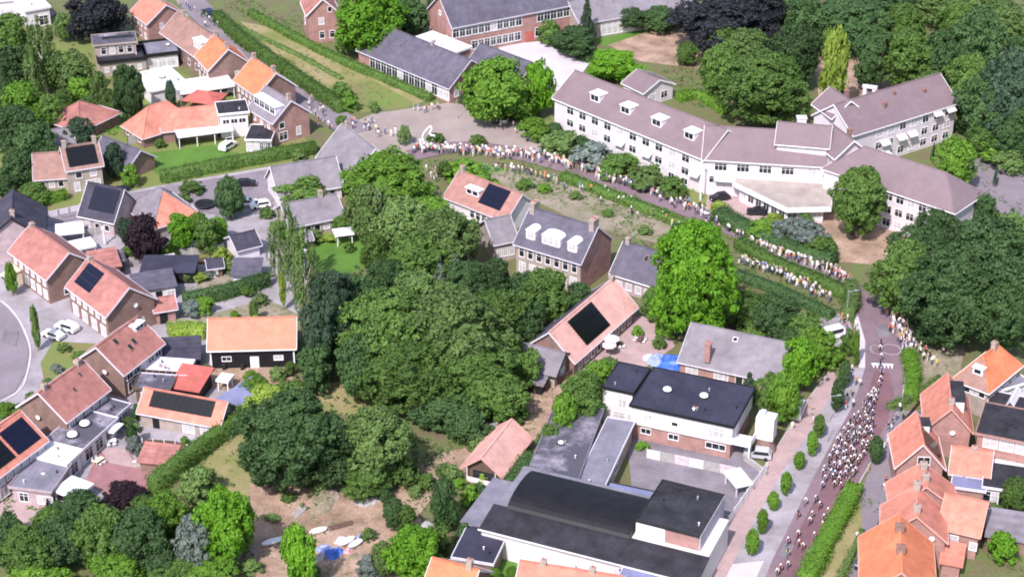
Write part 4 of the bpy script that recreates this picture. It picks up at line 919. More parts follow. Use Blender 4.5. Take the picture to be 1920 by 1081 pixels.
t17 = house('farmhouse', 'wide lilac grey farmhouse roof with white bargeboards by the crossing', 'house', (597, 293), (655, 340), 12, 3.2, 9, 'u', render_white, roof_grey, trim=white); chimney(t17, 2, 6); win(t17, 'r', 4.5, 3, 1.4, 1.6)
t18 = house('long_house', 'long grey roofed house with plain white gable end', 'house', (524, 366), (640, 346), 9, 3.0, 7.2, 'u', render_white, roof_grey, trim=white); winrow(t18, 'f', .8, 1.3, 1.4, 5)
for hh_, xs in ((t1, 1), ): pass
# ------------------------------------------------------------------ middle left gardens and terraces
l0 = house('terraced_house', 'dark slate roofed house at the left edge with lilac gable', 'house', (-30, 452), (82, 442), 12, 5.2, 9.4, 'v', brick_lilac, roof_darkslate, trim=timber_black); chimney(l0, l0['L']*.52, 1.2, 1.2)
l1 = house('terraced_house', 'redbrown roofed terrace with six white upper windows, topmost of its row', 'house', (20, 470), (88, 521), 9.5, 5.4, 9, 'u', brick, roof_redbrown)
winrow(l1, 'f', 3.3, 1.2, 1.6, 6, .03, .99, 'wmp'); winrow(l1, 'f', .6, 1.6, 1.9, 4, .3, .99, 'wmp'); win(l1, 'r', 3, .8, 1.3, 1.3); dish(l1, 'r', 7, 4.4); chimney(l1, .4, 4.7, .9)
node('bay_window', MB().box(0, 3.4, -1.2, -.01, 0, 2.6).box(-.2, 3.6, -1.4, -.01, 2.6, 2.8).mesh('bay_window', mat('cream_paint', (.70, .62, .45), var=.08)), l1['E'], l1['M'])
l2 = house('terraced_house', 'terrace with square solar panels on its redbrown roof, white windows below', 'house', (128, 536), (200, 590), 9.5, 5.4, 9.2, 'u', brick, roof_redbrown)
winrow(l2, 'f', 3.3, 1.3, 1.6, 6, .02, .99, 'wmp'); winrow(l2, 'f', .3, 2.0, 2.2, 4, .02, .99, 'wmp'); dish(l2, 'r', 5.5, 5.6); solar(l2, 'f', .9, 6.3, .2, .92, 4, 3, solar_blue); win(l2, 'r', 6, .8, 1.2, 1.6); chimney(l2, .4, 4.7, .9)
l3 = house('terraced_house', 'redbrown roofed terrace with small rooflights near its ridge', 'house', (231, 699), (303, 643), 9.5, 5.0, 8.8, 'u', brick, roof_redbrown)
winrow(l3, 'f', 3.0, 1.7, 1.5, 5, .05, .98, 'wmd'); winrow(l3, 'f', .5, 2.0, 2.0, 4); [skylight(l3, 'f', x, s_) for x, s_ in ((4.5, .35), (6, .42), (9, .78), (10.6, .8), (3, .72))]; dormer(l3, 'f', 9.5, 2.6, 1.1, 3.2, n=1, wm=lilac_white); dish(l3, 'l', 6, 4.6)
l4 = house('terraced_house', 'pinkish roofed terrace above the grey flat extensions', 'house', (124, 787), (201, 729), 9.5, 5.0, 8.8, 'u', brick, roof_redbrown)
winrow(l4, 'f', 2.9, 1.5, 1.7, 5, .02, .98, 'wmp'); winrow(l4, 'f', .5, 2.0, 2.0, 4); dish(l4, 'l', 4.0, 4.2); [skylight(l4, 'f', x, s_, .6, .8) for x, s_ in ((5, .45), (8, .7))]; chimney(l4, 1.0, 4.7, 1.2); chimney(l4, l4['L']-1, 4.7, 1.2)
l5 = house('terraced_house', 'orange roofed terrace with blue and black solar panels, bottom left', 'house', (-12, 897), (84, 825), 9.5, 5.0, 8.8, 'u', brick, roof_salmon)
winrow(l5, 'f', 2.9, 1.5, 1.7, 6, .05, .98, 'wmp'); winrow(l5, 'f', .5, 2, 2, 5); solar(l5, 'f', l5['L']*.52, l5['L']*.97, .1, .85, 4, 3, solar_blue); solar(l5, 'f', .3, l5['L']*.47, .1, .85, 4, 3, solar_black); chimney(l5, l5['L']*.5, 4.7, 1.2)
l6 = house('barn', 'black timber barn with bright orange tiled roof and white trim', 'barn', (393, 654), (551, 650), 9, 4.0, 7.2, 'u', timber_black, barn_tiles, trim=white)
for x in (1.9, l6['L']-3.6): win(l6, 'f', x, 1.5, 1.7, .95, 'wmd')
door(l6, 'f', l6['L']*.47, 1.5, 2.3, white)
node('corner_board', MB().box(-.04, .2, -.06, -.01, 0, 3.55).box(l6['L']-.2, l6['L']+.04, -.06, -.01, 0, 3.55).mesh('corner_board', white), l6['E'], l6['M'])
l7 = house('dark_shed', 'dark blue stepped shed roof between terrace and black barn', 'shed', (303, 676), (372, 672), 5.5, 2.3, 3.2, 'shed', timber_black, roof_darkslate)
l8 = house('flat_shed', 'pale lilac flat roofed shed in front of the terrace', 'shed', (262, 698), (347, 704), 4.5, 2.8, 0, 'flat', brick, lilac_white); chimney(l8, 3, 2, .5, .3, .3, grey_metal); chimney(l8, 4, 1.5, .5, .3, .3, grey_metal)
l9 = house('garden_room', 'brown flat roofed garden room with dark wide window', 'shed', (254, 727), (316, 731), 5, 2.8, 0, 'flat', timber_brown, bitumen_grey, trim=timber_brown); win(l9, 'f', .8, .8, 2.6, 1.4); winrow(l9, 'f', .6, 1.2, 1.8, 2, .55, .95)
l10 = house('red_shed', 'shed with flat red sheet roof near the pale shed', 'shed', (320, 725), (371, 733), 5.5, 2.4, 3.3, 'shed', timber_black, roof_red)
l11 = house('outbuilding', 'outbuilding with salmon roof carrying a long black solar array', 'outbuilding', (262, 770), (410, 797), 6, 2.8, 5.3, 'u', brick_pale, roof_salmon, roof_slate); solar(l11, 'f', 1.4, l11['L']-1.6, .25, .97, 10, 2); door(l11, 'f', 2.2, 1.2, 2.2, timber_black); winrow(l11, 'f', .3, 2.2, 2, 2, .5, .95, 'wmp')
l12 = house('low_shed', 'shed with smooth blue grey roof beside the long clipped hedge', 'shed', (400, 756), (432, 771), 9, 2.6, 3.0, 'shed', timber_black, bitumen_blue)
l13 = house('flat_extension', 'long grey flat roofed extension with two square domes', 'extension', (151, 845), (216, 786), 6.5, 3, 0, 'flat', render_white, bitumen_grey, trim=lilac_white); dome_light(l13, 3, 3.5, .9); dome_light(l13, 6.5, 3.5, .9); winrow(l13, 'f', .2, 2.2, 2.3, 3, kind='wmd')
l14 = house('flat_extension', 'bright white flat roofed extension between two grey ones', 'extension', (124, 870), (150, 846), 6.3, 3.25, 0, 'flat', render_white, white, trim=white); winrow(l14, 'f', .2, 2, 2.2, 1)
l15 = house('flat_house', 'grey flat roofed building with pale garage front at lower left', 'building', (22, 912), (94, 921), 7, 2.9, 0, 'flat', brick_lilac, bitumen_pale, trim=brick_lilac); win(l15, 'f', 1, .4, 1.6, 1.7, 'wmd'); win(l15, 'f', 4, .4, 2.6, 1.5, 'wmp'); chimney(l15, 3.5, 4, .5, .35, .35, white)
canopy('carport', 'small white carport roof beside the grey flat roofed building', 'carport', (98, 918), (140, 934), 4.5, 2.5, white, white, None, 2)
l17 = house('low_shed', 'low redbrown roofed shed by the long clipped hedge', 'shed', (262, 864), (320, 870), 3.6, 2, 2.8, 'shed', brick, roof_redbrown)
l18 = house('flat_shed', 'dark navy roofed shed with white end in the gardens', 'shed', (266, 510), (362, 510), 5, 2.4, 2.9, 'shed', timber_black, bitumen_navy)
l19 = house('garden_house', 'white garden house with grey roof and dark doors', 'shed', (256, 546), (328, 535), 5, 2.7, 3.3, 'shed', render_white, roof_slate); door(l19, 'f', 1, 1.2, 2, timber_black); door(l19, 'f', 3.4, 1.2, 2, timber_black); win(l19, 'f', 5.4, .7, 1.6, 1.2, 'wmp')
l20 = house('garden_shed', 'small shed with purple grey roof at the garden end', 'shed', (436, 517), (484, 517), 5, 2.4, 3.1, 'shed', lilac_white, roof_slate)
l21 = house('garden_shed', 'small navy roofed shed beside the bright green shrubs', 'shed', (446, 468), (486, 458), 5.5, 2.4, 4, 'u', lilac_white, roof_darkslate)
l22 = house('corner_house', 'house with large navy solar roof and pale pink gable', 'house', (150, 401), (212, 414), 8.5, 3.4, 8.2, 'u', brick_lilac, roof_darkslate, trim=white); solar(l22, 'f', 1.5, l22['L']-.3, .2, .96, 4, 4, solar_blue); winrow(l22, 'f', .8, 1.2, 1.4, 3)
l23 = house('corner_house', 'house with grey and salmon hipped roof beside the copper beech', 'house', (236, 385), (288, 425), 10, 3, 7.5, 'hip', brick_lilac, roof_grey, roof_salmon)
l24 = house('long_bungalow', 'long low bungalow with pale grey roof next to the white gazebo', 'house', (545, 424), (643, 404), 8.5, 2.9, 5.6, 'u', brick_pale, roof_grey); winrow(l24, 'f', .8, 1.4, 1.4, 5); chimney(l24, l24['L']-3, 4.2)
canopy('party_tent', 'left one of two white canopies behind the redbrown terrace', 'canopy', (104, 440), (158, 434), 4.5, 2.6, white, white, None, 2)
canopy('party_tent', 'nearer white canopy with one raised flap behind the redbrown terrace', 'canopy', (134, 470), (181, 460), 4, 2.5, white, white, None, 2)
canopy('gazebo', 'white gazebo at the edge of the small terrace by the bright lawn', 'gazebo', (630, 442), (663, 438), 3, 2.5, white, white, None, 2, pitch=.8)
l25 = house('small_garage', 'pink roofed lean-to with dark doorway beside the terrace with solar panels', 'shed', (292, 583), (328, 577), 4.5, 2.8, 4, 'u', brick_pink, roof_redbrown); door(l25, 'f', .6, 1.4, 2.2, timber_black)
l26 = house('brick_extension', 'redbrown roofed extension squeezed between the two upper terraces', 'extension', (176, 506), (224, 498), 5.5, 2.8, 3.6, 'shed', brick, roof_redbrown); door(l26, 'f', 3, 1, 2)
l27 = house('garden_shed', 'small felt roofed shed beneath the copper beech', 'shed', (206, 492), (232, 488), 3, 2.2, 2.6, 'shed', timber_brown, bitumen_grey); door(l27, 'f', .8, .9, 1.9)
l28 = house('garden_shed', 'brown board shed between the two back garden fences', 'shed', (392, 502), (416, 499), 3, 2.2, 3.0, 'u', timber_brown, roof_darkslate); door(l28, 'f', .7, .9, 1.9)
l29 = house('greenhouse', 'little white framed greenhouse behind the navy roofed shed', 'greenhouse', (300, 494), (326, 490), 2.8, 1.8, 2.6, 'u', pale_glass, pale_glass, trim=white); winrow(l29, 'f', .2, .7, 1.4, 3)
l30 = house('garden_shed', 'grey garden shed at the terrace edge below the pale bungalow', 'shed', (560, 452), (584, 448), 3, 2.2, 2.8, 'u', timber_brown, roof_grey); door(l30, 'f', .7, .9, 1.9)
l31 = house('garden_shed', 'dark shed beside the car park with the trampoline', 'shed', (344, 410), (366, 404), 3, 2.2, 2.8, 'shed', timber_black, bitumen_grey); door(l31, 'f', .6, .9, 1.9)
l32 = house('flat_extension', 'grey flat extension behind the terrace with rooflights', 'extension', (214, 782), (240, 760), 5.5, 2.9, 0, 'flat', brick, bitumen_grey, trim=lilac_white); winrow(l32, 'f', .2, 1.6, 2.1, 2)
l33 = house('flat_extension', 'low white extension below the topmost redbrown terrace wall', 'extension', (232, 560), (258, 552), 4, 2.7, 0, 'flat', render_white, bitumen_pale, trim=white)
# ------------------------------------------------------------------ middle: mansion, barn, modern house, workshop
m0 = house('cottage', 'salmon roofed cottage with dark solar panels behind the mansion', 'house', (836, 368), (948, 412), 9, 3.2, 7, 'u', render_white, mat('dull_red_tiles', (.36, .19, .165), var=.16, **R_)); solar(m0, 'f', m0['L']*.5, m0['L']*.86, .2, .97, 5, 3, solar_blue); winrow(m0, 'f', .7, 1.3, 1.6, 6, .4, .98, 'wmd'); chimney(m0, .6, 4.5); dormer(m0, 'f', m0['L']*.36, 3.4, 1.4, 1.6, n=2)
m1 = house('mansion', 'brick mansion with slate roof, three white arched dormers and end chimneys', 'house', (968, 455), (1088, 491), 11, 6.6, 11.4, 'u', brick_pale, roof_slate, land='the brick mansion')
node('gable_wall', MB().ext([(m1['L']+.03, 0, 0), (m1['L']+.03, 11, 0), (m1['L']+.03, 11, 6.6), (m1['L']+.03, 5.5, 11.3), (m1['L']+.03, 0, 6.6)], (.1, 0, 0)).mesh('gable_wall', brick_pink), m1['E'], m1['M'])
winrow(m1, 'f', 4.0, 1.25, 1.9, 7, .02, .98, 'wmd'); winrow(m1, 'f', .6, 1.5, 2.4, 6, .02, .98, 'wmp'); win(m1, 'r', 4.2, 1.2, 2.2, 1.7, 'wmd')
for f, w_ in ((.18, 2.0), (.5, 4.0), (.83, 2.0)): dormer(m1, 'f', m1['L']*f, w_, 1.9, 1.0, n=1 if w_ < 3 else 3, arch=True, kind='wmp')
chimney(m1, .5, 5.5, 1.6, 1.0, 2.0, brick_pale, None, 3); chimney(m1, m1['L']-.5, 5.5, 1.6, 1.0, 2.0, brick_pale, None, 3); door(m1, 'f', m1['L']*.45, 1.4, 2.6, roof_darkslate)
m1b = house('', '', '', (928, 456), (968, 448), 8, 4.2, 7.2, 'u', brick_pale, roof_grey, of=m1, rname='side_wing'); winrow(m1b, 'f', 1, 1.1, 2, 3, kind='wmp')
m2 = house('slate_house', 'low slate roofed house behind the red barn', 'house', (1148, 510), (1229, 535), 9, 3.6, 7.8, 'u', brick_lilac, roof_slate, trim=white); winrow(m2, 'f', .8, 1.3, 1.5, 4, kind='wmp'); chimney(m2, .6, 4.5, 1.3); skylight(m2, 'f', 5, .6); skylight(m2, 'f', 8, .55)
m3 = house('long_barn', 'long barn with salmon roof and a big black solar field', 'barn', (1076, 676), (1191, 575), 9.5, 3.0, 7.2, 'u', brick, roof_pink, roof_slate, land='the long salmon roofed barn'); solar(m3, 'f', m3['L']*.22, m3['L']*.60, .08, .92, 9, 4); winrow(m3, 'f', .5, 1.3, 1.9, 9, .05, .95, 'wmd'); chimney(m3, m3['L']-.4, 4.75, 1.0)
m4 = house('stable', 'grey slate roofed stable with a black gabled front below the barn', 'outbuilding', (968, 686), (1040, 703), 7.5, 2.7, 5, 'u', brick_pale, roof_grey, trim=timber_black); door(m4, 'r', 2.6, 1.8, 2.3, white); win(m4, 'f', 2, .9, 1.4, 1.2)
m4b = house('lean_to', 'small grey lean-to shed below the slate stable', 'shed', (985, 716), (1016, 722), 4, 2, 2.6, 'shed', timber_black, roof_grey)
m5 = house('bungalow', 'wide bungalow with pale mauve tiled roof and tall chimney', 'house', (1276, 676), (1462, 716), 13, 3.0, 6.8, 'u', brick_pink, roof_grey, trim=lilac_white, land='the pale mauve bungalow'); chimney(m5, 4.6, .5, 2.4, 1.0, 1.0, brick_pink, 5.0); win(m5, 'f', 1.0, .7, 2.2, 1.8, 'wmp'); win(m5, 'f', 6, .9, 2.6, 1.5, 'wmp'); win(m5, 'f', 9.8, .9, 1.4, 1.5); skylight(m5, 'f', 7.5, .75, .9, .9, white)
m6 = house('modern_house', 'modern white flat roofed house over a brick ground floor', 'house', (1184, 760), (1374, 800), 12, 6.4, 0, 'flat', render_white, bitumen_navy, trim=timber_black, base=3.0, over=.35, land='the modern white house')
node('ground_floor', MB().box(.2, m6['L']-.3, .35, 11.8, 0, 2.99).mesh('ground_floor', brick_pink), m6['E'], m6['M'])
win(m6, 'f', m6['L']*.12, 4.2, 1.6, 1.3, 'wmp'); win(m6, 'f', m6['L']*.40, 4.2, 1.2, .9, 'wmd'); win(m6, 'f', m6['L']*.76, 3.5, 2.9, 2.2, 'wmp')
low = dict(m6); low['M'] = m6['M'] @ Matrix.Translation((0, .33, 0))
win(low, 'f', 1.6, 1.4, 1.8, 1.1, 'wmd'); win(low, 'f', m6['L']*.37, 1.4, 1.8, 1.1, 'wmd'); win(low, 'f', m6['L']*.74, 1.3, 3.4, 1.2, 'wmd')
dome_light(m6, m6['L']*.24, 6.2, .75); dome_light(m6, m6['L']*.60, 6.6, .75); chimney(m6, m6['L']*.58, 2.2, .5, .3, .3, white, 6.6)
m6b = house('', '', '', (1131, 726), (1186, 738), 8, 6.4, 0, 'flat', render_white, bitumen_navy, trim=timber_black, of=m6, rname='west_part', over=.3); win(m6b, 'f', 2.6, 3.2, 1.6, 2.6, 'wmp'); win(m6b, 'f', 1.8, .4, 2.2, 2.1, 'wmd'); win(m6b, 'f', 4.3, .5, .9, 2.0)
bx = MB().box(m6['L']+.02, m6['L']+3.0, .2, 3.2, 3.0, 3.25); bx.box(m6['L']+.02, m6['L']+3.0, .2, .32, 3.25, 4.2); bx.box(m6['L']+2.88, m6['L']+3.0, .32, 3.2, 3.25, 4.2); bx.box(m6['L']+2.7, m6['L']+2.9, .3, .5, 0, 2.99)
node('balcony', bx.mesh('balcony', white), m6['E'], m6['M'])
P = m6['M'] @ Vector((m6['L']+4.2, 5.0, 0)); 
b = MB().tube((0, 0, 0), (0, 0, 2.59), 2.0, 1.3, 12).mesh('brick_base', brick); Mt = T(P, math.atan2(m6['M'][1][0], m6['M'][0][0])); node('brick_base', b, m6['E'], Mt)
node('chimney_tower', MB().box(-1.5, 1.5, -1.2, 1.2, 2.6, 6.6).box(-1.0, -.2, -.5, .4, 6.6, 7.4).mesh('chimney_tower', render_white), m6['E'], Mt)
w1 = house('workshop', 'large flat roofed workshop with patched grey roof', 'workshop', (985, 908), (1073, 920), 23, 4.2, 0, 'flat', brick_pale, bitumen_grey, trim=bitumen_pale, land='the patched workshop roof'); dome_light(w1, 3, 12, .5)
w2 = house('', '', '', (1077, 921), (1122, 929), 21, 3.8, 0, 'flat', brick_pale, bitumen_pale, trim=lilac_white, of=w1, rname='east_bay'); win(w2, 'r', 6, 1, 2, 1.4); win(w2, 'r', 10, 1, 2, 1.4)
w3 = house('blue_roof_shed', 'low blue grey flat roof between workshop and black hall', 'shed', (1126, 946), (1228, 968), 5.5, 4.0, 0, 'flat', brick_pale, bitumen_blue, trim=dark_metal)
# the black hall: a lean-to front and a curved roof behind it
a, b_ = G(903, 990, 4.6), G(1305, 1092, 4.6); a.z = b_.z = 0; u = b_-a; L = u.length; M = T(a, math.atan2(u.y, u.x))
E_ = bpy.data.objects.new('industrial_hall', None); COL.objects.link(E_); E_.matrix_basis = M; WM[E_.name] = M; tag(E_, 'long black roofed hall with curved roof and white garage doors', 'hall'); c = M @ Vector((L/2, 9, 0)); LAND.append((c.x, c.y, 'the black curved hall'))
hall = dict(L=L, D=18, he=4.6, hr=0, M=M, E=E_)
node('wall', MB().ext([(0, 0, 0), (0, 15.5, 0), (0, 15.5, 5.2), (0, 5, 5.2), (0, 0, 4.5)], (L, 0, 0)).mesh('wall', render_white), E_, M)
node('lean_to_roof', MB().ext([(-.3, -.4, 4.6), (-.3, 5.2, 5.4), (-.3, 5.2, 5.6), (-.3, -.4, 4.8)], (L+.6, 0, 0)).mesh('lean_to_roof', bitumen), E_, M)
arc = [(4.6+5.4-5.4*math.cos(math.pi*i/14), 5.22+1.9*math.sin(math.pi*i/14)) for i in range(15)]
node('curved_roof', MB().ext([(2.0, y, z) for y, z in arc], (L*.585, 0, 0)).mesh('curved_roof', roof_black), E_, M)
node('flat_roof', MB().box(-.2, L*.66, 15.55, 16.6, 5.0, 5.3).mesh('flat_roof', bitumen_pale), E_, M)
node('side_roof', MB().box(-4.2, -.35, 1.5, 14, 3.5, 3.7).box(-4.0, -.4, 1.7, 13.8, 0, 3.49).mesh('side_roof', bitumen_pale), E_, M)
node('end_cladding', MB().ext([(-.12, 0, 0), (-.12, 15.4, 0), (-.12, 15.4, 5.15), (-.12, 5, 5.15), (-.12, 0, 4.45)], (.1, 0, 0)).mesh('end_cladding', bitumen_pale), E_, M)
node('end_roof', MB().box(.02, 1.9, 5.3, 15.5, 5.22, 5.34).mesh('end_roof', bitumen_pale), E_, M)
node('gutter', MB().box(-.4, L+.3, -.56, -.405, 4.55, 4.75).mesh('gutter', white), E_, M)
for x in (4.6, 10.2, 15.8):
    d = MB()
    for j in range(4): d.box(0, 5.0, -.09-.012*(j % 2), -.01, .1+j*.85, .1+j*.85+.83)
    d.box(-.15, -.01, -.12, -.005, 0, 3.7); d.box(5.01, 5.15, -.12, -.005, 0, 3.7)
    node('garage_door', d.mesh('garage_door', white), E_, M @ Matrix.Translation((x, 0, 0)))
for i in range(5): win(hall, 'f', 21.5+i*1.15, 2.6, 1.0, 1.3, 'wsd')
w4 = house('upper_block', 'black flat roofed block with brick front and grey side by the yard', 'building', (1194, 977), (1312, 1007), 11.0, 7.6, 0, 'flat', brick_pink, bitumen, trim=dark_metal, over=.1, parapet=.35)
node('white_panel', MB().box(-.05, 4.4, -.16, -.01, 3.9, 7.5).mesh('white_panel', white), w4['E'], w4['M'])
for x in (1.6, 2.3, 3.0): win(w4, 'f', x, 5.2, .55, 1.3, 'wsd')
node('side_cladding', MB().box(w4['L']+.02, w4['L']+.2, -.1, 10.9, 3.2, 7.9).mesh('side_cladding', cladding), w4['E'], w4['M'])
w5 = house('blue_flat_shed', 'light blue flat roof at the bottom edge beside the hall', 'shed', (1155, 1100), (1278, 1128), 7.5, 4.2, 0, 'flat', brick_pale, bitumen_blue)
w6 = house('hip_cottage', 'little open fronted house with pale pink hipped roof', 'outbuilding', (876, 869), (937, 884), 10.5, 2.7, 4.9, 'v', timber_brown, roof_pink, trim=roof_pink, over=.8); win(w6, 'f', 1.0, .4, 3.6, 1.6, 'dmd'); door(w6, 'r', 3, 1.2, 2)
node('veranda_rail', MB().box(.2, 5.2, -.75, -.6, .1, .9).box(.2, .35, -.75, -.6, .9, 2.6).box(5.05, 5.2, -.75, -.6, .9, 2.6).mesh('veranda_rail', render_white), w6['E'], w6['M'])
b1 = house('terraced_house', 'orange roof corner at the bottom edge beside the navy flat roof', 'house', (790, 1118), (868, 1140), 9, 5.4, 8.8, 'u', brick, roof_orange); chimney(b1, b1['L']-1, 4.5)
b2 = house('terraced_house', 'pink roof at the bottom edge in front of the white garage doors', 'house', (965, 1125), (1150, 1155), 9, 5.4, 8.8, 'u', brick, roof_salmon); chimney(b2, 3, 4.5, .9); chimney(b2, 10, 4.5, .9)
b3 = house('flat_extension', 'navy flat roofed extension by the back garden lawn', 'extension', (852, 1044), (922, 1056), 7.5, 3.2, 0, 'flat', brick, bitumen_navy, trim=lilac_white)
# ------------------------------------------------------------------ right: brick houses along the service road
r1 = house('villa', 'villa with bright orange roof slope and white windows at the right edge', 'house', (1791, 706), (1853, 730), 11, 5.6, 9.4, 'hip', brick_pale, roof_orange, roof_brown, trim=white); winrow(r1, 'f', 3.6, 1.2, 1.3, 4, .05, .95, 'wmd'); winrow(r1, 'r', 1.0, 1.4, 2.6, 4, kind='wmp'); chimney(r1, r1['L']/2, 6.6, 1.2); dormer(r1, 'f', r1['L']*.55, 1.8, 1.3, 1.0)
r1b = house('', '', '', (1855, 737), (1925, 716), 6, 3.0, 0, 'flat', render_white, bitumen_pale, trim=white, of=r1, rname='veranda'); winrow(r1b, 'f', .2, 1.6, 2.4, 5, kind='wmp')
r2 = house('brick_house', 'pink brick house with pale roof and flat black dormer', 'house', (1738, 800), (1820, 806), 10, 5.4, 9.2, 'v', brick_pink, roof_salmon, trim=roof_pink); dormer(r2, 'r', 5.5, 6.0, 2.3, 1.2, n=2, rm=bitumen, kind='wmp'); dish(r2, 'f', 4, 5); chimney(r2, r2['L']/2, 1.0, 1.2)
r3 = house('brick_house', 'brick house with white edged gable and one white window towards the road', 'house', (1683, 871), (1768, 874), 8.5, 5.2, 9.2, 'v', brick_pink, roof_salmon, trim=mat('pinkish_trim', (.72, .55, .55), var=.05)); win(r3, 'f', r3['L']*.42, 5.4, 2.0, 1.5, 'wmd'); solar(r3, 'r', .6, 5.2, .1, .9, 3, 3); dormer(r3, 'r', 7.2, 2.2, 1.6, 1.6, rm=bitumen); win(r3, 'f', 1.2, .8, 1.4, 1.8)
r4 = house('brick_house', 'salmon hipped house in the middle of the row on the service road', 'house', (1672, 945), (1792, 951), 5.5, 5.2, 8.8, 'v', brick_pink, roof_salmon, trim=roof_pink); chimney(r4, r4['L']/2, 1.4, 1.3, 1.0, .8, brick_pale); chimney(r4, r4['L']/2, 4.4, 1.3, 1.0, .8, brick_pale)
r5 = house('brick_house', 'salmon roofed house with a long wing and satellite dish on brick gable', 'house', (1656, 1000), (1772, 1012), 7.0, 5.2, 9.0, 'v', brick_pink, roof_salmon, trim=roof_pink); dish(r5, 'f', r5['L']*.78, 5.6); chimney(r5, r5['L']/2, 6.6, 1.5, 1.0, .8, brick_pale); chimney(r5, r5['L']/2, 1, 1.2, 1.0, .8, brick_pale); win(r5, 'f', r5['L']*.55, 3, 1.2, 1.5, 'wmp')
r5b = house('', '', '', (1764, 985), (1834, 1001), 7.5, 4.6, 7.8, 'u', brick_pink, roof_salmon, trim=roof_pink, of=r5, rname='long_wing'); win(r5b, 'f', 1.4, 1.6, 1.4, 1.9, 'wmp'); win(r5b, 'f', 4.4, 1.6, 1.2, 1.4)
r6 = house('brick_house', 'orange roofed house nearest to the lower right with brick chimneys', 'house', (1618, 1110), (1752, 1122), 13, 5.2, 9.4, 'v', brick_pink, roof_orange, trim=roof_pink); chimney(r6, r6['L']/2, 4.5, 1.2, 1.2, .9, brick); chimney(r6, r6['L']/2, 9.6, 1.2, 1.2, .9, brick)
r6b = house('flat_extension', 'small salmon lean-to roof with brick wall behind the orange house', 'extension', (1766, 1054), (1800, 1060), 4, 2.6, 3.2, 'shed', brick_pink, roof_salmon)
r7 = house('outbuilding', 'salmon roofed outbuilding with blue roof in front', 'outbuilding', (1784, 884), (1852, 894), 7, 3.2, 5.6, 'u', brick_pink, roof_salmon); chimney(r7, 3, 3.5, .6)
r7b = house('blue_roof_shed', 'flat light blue roof in front of the salmon outbuilding', 'shed', (1788, 912), (1844, 920), 4.6, 2.8, 0, 'flat', brick_pink, bitumen_blue)
r8 = house('brick_house', 'brick building with three large white panels at the right edge', 'house', (1834, 812), (1935, 832), 9, 6.2, 0, 'flat', brick_pink, bitumen, trim=brick_pink); 
for i in range(3): win(r8, 'f', .9+i*2.5, 4.0, 2.3, 1.9, 'wmp')
node('overhang', MB().box(-.1, 10.5, -1.2, -.01, 3.0, 3.2).mesh('overhang', brick_pink), r8['E'], r8['M'])
canopy('flat_canopy', 'white flat canopy below the three white panels', 'canopy', (1856, 872), (1912, 886), 5, 3.0, white, white, timber_black, 2)
r9 = house('dark_shed', 'black flat roofed shed with white door frames at right edge', 'shed', (1846, 912), (1940, 926), 6.5, 3.0, 0, 'flat', timber_black, bitumen, trim=lilac_white); winrow(r9, 'f', .1, 1.3, 2.3, 2, .0, .3, 'wmd')
r10 = house('dark_shed', 'grey roofed shed beside the dome shaped bush', 'shed', (1852, 1004), (1940, 1018), 6, 2.6, 3.2, 'shed', brick, roof_grey)
r11 = house('white_shed', 'little white gabled shed at the far right edge', 'shed', (1882, 762), (1906, 768), 4, 2.6, 4.2, 'v', render_white, lilac_white)
r12 = house('dark_shed', 'long black flat roof behind the little white gabled shed', 'shed', (1850, 770), (1935, 788), 6, 3.2, 0, 'flat', brick_pink, bitumen)
r13 = house('blue_roof_shed', 'narrow blue grey lean-to roof between road and pink brick house', 'shed', (1722, 790), (1738, 795), 9, 2.6, 3.2, 'shed', brick, bitumen_blue)
# ------------------------------------------------------------------ hedges
hedge([(303, 342), (400, 322), (500, 303), (592, 286)], 1.8, 2.6, 'mid', 'long clipped hedge between the lawn and the side street', smooth=False)
hedge([(408, 38), (450, 78), (520, 128), (585, 172), (642, 212)], 2.6, 2.6, 'mid', 'wavy hedge along the village street beside the meadow', leaf=.24, bump=.35)
hedge([(470, 28), (560, 78), (650, 122), (740, 160), (808, 190)], 1.8, 1.6, 'mid', 'low hedge between the meadow and the low school wing', leaf=.2, bump=.2)
hedge([(445, 52), (560, 106), (640, 150)], 1.0, .8, 'olive', 'low olive hedge inside the long meadow', leaf=.2, bump=.2)
hedge([(1345, 410), (1420, 448), (1500, 478), (1562, 500)], 3.4, 2.4, 'dark', 'thick dark hedge in front of the white building entrance', leaf=.2)
hedge([(1385, 462), (1450, 500), (1530, 532), (1588, 560)], 2.6, 2.0, 'mid', 'hedge between two rows of spectators before the bend', leaf=.2)
hedge([(1592, 545), (1597, 575), (1588, 602)], 2.4, 2.6, 'olive', 'rounded end of the hedge at the bend', leaf=.2)
hedge([(1375, 520), (1450, 548), (1560, 598)], 1.8, 1.8, 'dark', 'lower hedge on the house side of the bend', leaf=.2)
hedge([(1055, 334), (1130, 364), (1220, 400), (1300, 434)], 2.2, 1.5, 'mid', 'hedge between race road and trodden earth strip', leaf=.2, bump=.3)
hedge([(1510, 1100), (1545, 1030), (1578, 970), (1602, 925)], 2.6, 2.2, 'bright', 'straight bright hedge beside the race road', leaf=.17)
hedge([(1572, 1100), (1600, 1040), (1616, 1002)], .9, 1.3, 'olive', 'thin olive hedge on the dry verge', leaf=.15)
hedge([(1703, 668), (1711, 705), (1707, 752)], 2.4, 1.7, 'bright', 'narrow planted hedge bed right of the road marking', leaf=.17)
hedge([(287, 925), (350, 875), (420, 822), (474, 782)], 2.0, 3.0, 'mid', 'tall clipped hedge along the dry grass strip', smooth=False)
hedge([(345, 575), (420, 560), (505, 535)], 1.4, 2.8, 'dark', 'dark green screen hedge behind the flower garden', smooth=False)
hedge([(318, 632), (352, 626), (388, 630)], 3.2, 2.0, 'yellow', 'yellow green hedge beside the black barn')
hedge([(1020, 78), (1060, 96), (1105, 118)], 1.4, 1.4, 'dark', 'dark hedge along the pale schoolyard', smooth=False)
